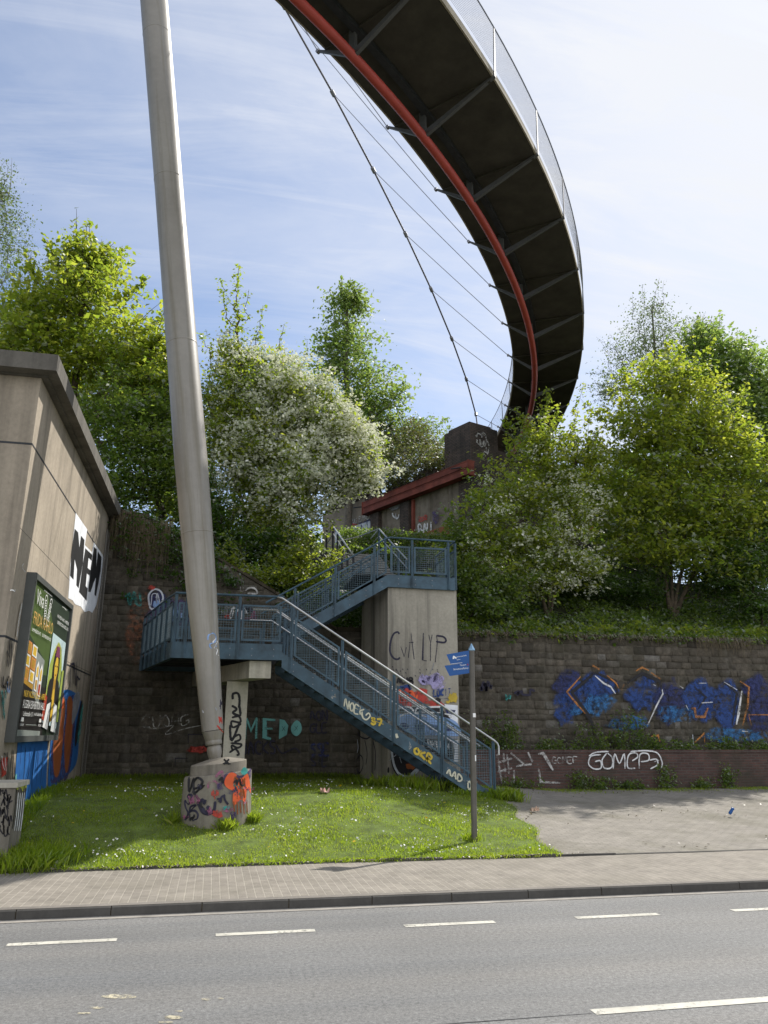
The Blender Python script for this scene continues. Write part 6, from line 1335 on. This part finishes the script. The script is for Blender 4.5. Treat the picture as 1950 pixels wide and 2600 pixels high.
t = thing('corner_creeper', 'dark leafy creeper spilling over the stone wall beside the abutment', 'plant', (-2.4, 22.3, 7.6))
cover('foliage', None, [(x, 22.35, wall_top(x)-.1-abs(d)) for x, d in zip(rgc.uniform(-3.1, .3, 130), rgc.normal(size=130)*.75*(1))], 26, .14, .25, .09, 'dark', 114, None, .2, t)

# lawn: blades, daisies, dandelions
rg = np.random.default_rng(120)
def on_lawn(n, y0=12.58, y1=22.3):
    x = rg.uniform(-3.25, 8.2, n); y = y0+(y1-y0)*rg.random(n)**1.25; ok = x < np.array([lawn_edge(q) for q in y])+rg.normal(size=n)*.05; return x[ok], y[ok]
def blades(name, label, x, y, hgt, w, seed, lean=.45, parent=None, kind='stuff', leaf='grass', v0=.5):
    rg = np.random.default_rng(seed); n = len(x); z = np.array([gz(a, b) for a, b in zip(x, y)])-.01; B = np.stack([x, y, z], 1); q = rg.random(n)*6.283
    s = np.stack([np.cos(q), np.sin(q), 0*q], 1); d = rg.normal(size=(n, 3))*lean; d[:, 2] = 1; d /= np.linalg.norm(d, axis=1)[:, None]
    h = (hgt*(.55+.7*rg.random(n)))[:, None] if np.isscalar(hgt) else hgt[:, None]; ww = w*(.7+.6*rg.random(n))[:, None]
    d2 = d+rg.normal(size=(n, 3))*.25; d2[:, 2] = np.abs(d2[:, 2])*.75
    V = np.stack([B-s*ww, B+s*ww, B+d*h*.6+s*ww*.7, B+d*h*.6+d2*h*.5], 1).reshape(-1, 3); patch = .5+.5*np.sin(x*1.7+np.sin(y*2.3)*1.4)*np.sin(y*1.9+x*.7)
    v = (v0+.28*(patch-.5)+.2*rg.normal(size=n)).clip(0, 1); o = npmesh(name, V, np.arange(4*n).reshape(n, 4), LF[leaf], v, parent)
    if kind: o['kind'] = kind
    if label: o['label'] = label
    return o
x, y = on_lawn(175000); bare = np.sin(x*3.3+1.7*np.sin(y*2.1))*np.sin(y*3.7+1.3*np.sin(x*1.9)); kp = (bare < .72) | (rg.random(len(x)) < .25); x, y = x[kp], y[kp]; patch = np.sin(x*2.1+y)*np.sin(y*2.7-x*.8)
blades('grass', 'mown green lawn grass', x, y, .042*(.6+.8*rg.random(len(x)))*(1+.45*patch), .0042, 121)
x2 = np.concatenate([rg.uniform(-12, -3.3, 9000)]); y2 = rg.uniform(12.58, 13.15, 9000); blades('grass_strip', 'grass strip before the abutment', x2, y2, .09, .007, 122)
# longer grass along the walls, pier and stair foot
xs, ys = [], []
for (a, b, c, d, n) in ((-3.2, 13.4, -2.9, 22.2, 2600), (-3.2, 22.0, 4.4, 22.4, 2600), (4.2, 20.05, 6.6, 20.25, 1300), (3.4, 19.0, 6.2, 20.0, 2600), (5.4, 17.7, 6.9, 18.1, 900), (6.4, 18.0, 7.0, 19.0, 700)):
    f = rg.random(n); xs.append(a+(c-a)*rg.random(n)); ys.append(b+(d-b)*rg.random(n))
blades('long_grass', 'uncut longer grass along the wall feet and stair foot', np.concatenate(xs), np.concatenate(ys), .15, .0045, 123, .35, v0=.3)
for lab, cx, cy, rr, h, n, sd in (('long bright grass clump beside the utility cabinet', -2.5, 12.9, .40, .24, 4200, 124), ('upright grass tuft at the front of the mast plinth', .32, 14.38, .11, .19, 420, 125), ('grass tuft at the right of the mast plinth', .80, 14.72, .09, .17, 240, 126), ('dark weedy clump left of the mast plinth', -.58, 14.75, .09, .2, 130, 127), ('thick grass clump at the stair foot by the paving', 6.75, 17.75, .24, .26, 700, 128), ('small tuft around the sign post base', 4.5, 13.72, .16, .12, 360, 129), ('tufts of grass under the lower stair flight', 4.6, 18.6, .6, .3, 1200, 130)):
    t = thing('grass_tuft', lab, 'grass tuft', (cx, cy, gz(cx, cy)), 'grass tufts'); g = np.random.default_rng(sd)
    blades('foliage', None, cx+g.normal(size=n)*rr*.6, cy+g.normal(size=n)*rr*.5, h, .0045, sd, .4, t, None, v0=.45)
mb = None
x = rg.uniform(16.2, 22, 5000); y = rg.uniform(19.6, 21.2, 5000); blades('verge_grass', 'patch of grass at the right end of the forecourt', x, y, .12, .01, 131)
x = rg.uniform(6.9, 18, 6000); y = 21.3-np.abs(rg.normal(size=6000))*.5; y = y.clip(18.5, 21.3); pj_ = np.sin(x*2.1)+np.sin(x*5.3+y*2); k_ = pj_ > -.2; blades('joint_weeds', 'moss and grass in the paving joints by the brick wall', x[k_], y[k_], .06, .006, 134, .6)
# weeds in the paving joints
def flowers(name, label, x, y, z, r, leaf, seed, tilt=.5):
    g = np.random.default_rng(seed); n = len(x); zz = np.array([gz(a, b) for a, b in zip(x, y)])+z*(.6+.6*g.random(n)); C = np.stack([x, y, zz], 1)
    V, Q = leaf_quads(C, r, g, 1.1, .3, .15, 1.0); o = npmesh(name, V, Q, LF[leaf], g.random(n)); o['kind'] = 'stuff'; o['label'] = label
gx, gy = on_lawn(9000, 12.7, 20.5); dn = .5+.5*np.sin(gx*1.9+1+np.cos(gy*1.3))*np.cos(gy*1.6-gx*.6); ok = rg.random(len(gx)) < .75*dn**4+.03; flowers('daisies', 'white daisies scattered over the lawn', gx[ok], gy[ok], .07, .030, 'petal', 140)
gx, gy = on_lawn(60, 12.8, 18); flowers('dandelions', 'a few yellow dandelions in the lawn', gx[:26], gy[:26], .07, .045, 'dande', 141)
x = rg.uniform(5.8, 20, 2600); y = 12.7+rg.random(2600)*8.4; ok = (x > np.array([lawn_edge(q) for q in y])+.1); x, y = x[ok], y[ok]
pz = np.sin(x*1.3)*np.sin(y*1.7+x); ok = (pz > .35) | (y > 19.8); x, y = x[ok], y[ok]
g = np.random.default_rng(142); C = np.stack([x, y, np.array([gz(a, b) for a, b in zip(x, y)])+.012], 1); V, Q = leaf_quads(C, .045, g, 2.5, .5, .1); o = npmesh('leaf_litter', V, Q, LF['dry'], g.random(len(Q))); o['kind'] = 'stuff'; o['label'] = 'fallen leaf scraps on the forecourt paving'
x = rg.uniform(-5, 5.6, 9000); y = 12.55+rg.normal(size=9000)*(.03+.03*np.abs(np.sin(x*4.1)*np.sin(x*1.7))); blades('edge_grass', 'grass hanging over the lawn edging', x, y, .075, .0045, 133, .75)
x = rg.uniform(-6, 6, 900); y = 12.50+rg.normal(size=900)*.035; C = np.stack([x, y, np.full(900, .14)], 1); V, Q = leaf_quads(C, .035, g, 1.5, .5, .1); o = npmesh('edge_litter', V, Q, LF['dry'], g.random(900)); o['kind'] = 'stuff'; o['label'] = 'dry plant scraps along the lawn edging'

# ------------------------------------------------------------------ sky and light
SUN_AZ, SUN_EL = 34., 46.       # azimuth from the road direction (+x) towards +y
sd = np.array([math.cos(R(SUN_EL))*math.cos(R(SUN_AZ)), math.cos(R(SUN_EL))*math.sin(R(SUN_AZ)), math.sin(R(SUN_EL))])
ld = bpy.data.lights.new('sun', 'SUN'); ld.energy = 4.2; ld.angle = R(.55); ld.color = (1., .955, .88)
lo = bpy.data.objects.new('sun', ld); COL.objects.link(lo); lo.rotation_euler = Vector(-sd).to_track_quat('-Z', 'Y').to_euler(); lo.location = (30, 20, 40)
w = bpy.data.worlds.new('World'); scene.world = w; w.use_nodes = True; nt = w.node_tree; nt.nodes.clear()
def wn(ty, **k):
    x = nt.nodes.new(ty)
    for a, b in k.items(): setattr(x, a, b)
    return x
def wm(op, a, b=0.):
    x = wn('ShaderNodeMath', operation=op)
    for s_, v in ((x.inputs[0], a), (x.inputs[1], b)):
        if isinstance(v, (int, float)): s_.default_value = v
        else: nt.links.new(v, s_)
    return x.outputs[0]
def wmix(f, a, b):
    x = wn('ShaderNodeMix', data_type='RGBA')
    for s_, v in ((x.inputs[0], f), (x.inputs[6], a), (x.inputs[7], b)):
        if isinstance(v, (int, float)): s_.default_value = v
        elif isinstance(v, tuple): s_.default_value = (*v, 1)
        else: nt.links.new(v, s_)
    return x.outputs[2]
def wramp(f, stops):
    x = wn('ShaderNodeValToRGB'); e = x.color_ramp.elements
    while len(e) < len(stops): e.new(.5)
    for el, (p, c) in zip(e, stops): el.position = p; el.color = (c, c, c, 1)
    nt.links.new(f, x.inputs[0]); return x.outputs[0]
sky = wn('ShaderNodeTexSky'); sky.sky_type = 'NISHITA'; sky.sun_disc = False; sky.sun_elevation = R(SUN_EL); sky.sun_rotation = R(90-SUN_AZ); sky.air_density = 1.0; sky.dust_density = .6; sky.ozone_density = 4.2
tc = wn('ShaderNodeTexCoord'); sp = wn('ShaderNodeSeparateXYZ'); nt.links.new(tc.outputs['Generated'], sp.inputs[0])
zz = wm('ADD', wm('MAXIMUM', sp.outputs['Z'], 0.), .22)
cb = wn('ShaderNodeCombineXYZ'); nt.links.new(wm('DIVIDE', sp.outputs['X'], zz), cb.inputs[0]); nt.links.new(wm('DIVIDE', sp.outputs['Y'], zz), cb.inputs[1])
def wnoise(scale, mapping, rot, detail=6, rough=.6, dist=0.):
    mp = wn('ShaderNodeMapping'); mp.inputs['Scale'].default_value = mapping; mp.inputs['Rotation'].default_value = (0, 0, rot); nt.links.new(cb.outputs[0], mp.inputs[0])
    n_ = wn('ShaderNodeTexNoise'); n_.inputs['Scale'].default_value = scale; n_.inputs['Detail'].default_value = detail; n_.inputs['Roughness'].default_value = rough; n_.inputs['Distortion'].default_value = dist; nt.links.new(mp.outputs[0], n_.inputs[0]); return n_.outputs['Fac']
c1 = wramp(wnoise(1.3, (1.0, 2.6, 1), R(-35), 7, .62, .6), [(.40, 0.), (.75, 1.)])
c2 = wramp(wnoise(3.0, (.5, 3.2, 1), R(20), 8, .68, .8), [(.45, 0.), (.8, 1.)])
veil = wramp(wnoise(.55, (1, 1, 1), 0, 4, .5), [(.3, .25), (.7, 1.)])
dt = wn('ShaderNodeVectorMath', operation='DOT_PRODUCT'); nt.links.new(tc.outputs['Generated'], dt.inputs[0]); dt.inputs[1].default_value = tuple(sd)
glow = wm('POWER', wm('MAXIMUM', dt.outputs['Value'], 0.), 5.)
cover_f = wm('MINIMUM', wm('ADD', wm('ADD', wm('MULTIPLY', c1, .34), wm('MULTIPLY', c2, .32)), wm('ADD', wm('MULTIPLY', veil, .12), wm('MULTIPLY', glow, .85))), 1.)
back_fill = wm('MULTIPLY', wm('MAXIMUM', wm('MULTIPLY', sp.outputs['Y'], -1.), 0.), .75)  # extra white sky behind the camera, added to fill shaded camera-facing surfaces
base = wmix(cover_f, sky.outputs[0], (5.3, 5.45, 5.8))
base = wmix(wm('MINIMUM', back_fill, .8), base, (12.0, 12.0, 12.2))
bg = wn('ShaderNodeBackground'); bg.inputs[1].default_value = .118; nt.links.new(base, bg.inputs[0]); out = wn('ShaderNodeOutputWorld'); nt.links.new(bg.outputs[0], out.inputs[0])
vs_ = scene.view_settings; vs_.view_transform = 'Standard'; vs_.look = 'None'; vs_.gamma = 1; vs_.use_curve_mapping = False; vs_.exposure = .52
scene.cycles.max_bounces = 9; scene.cycles.diffuse_bounces = 7; scene.cycles.transparent_max_bounces = 12; scene.cycles.use_denoising = True
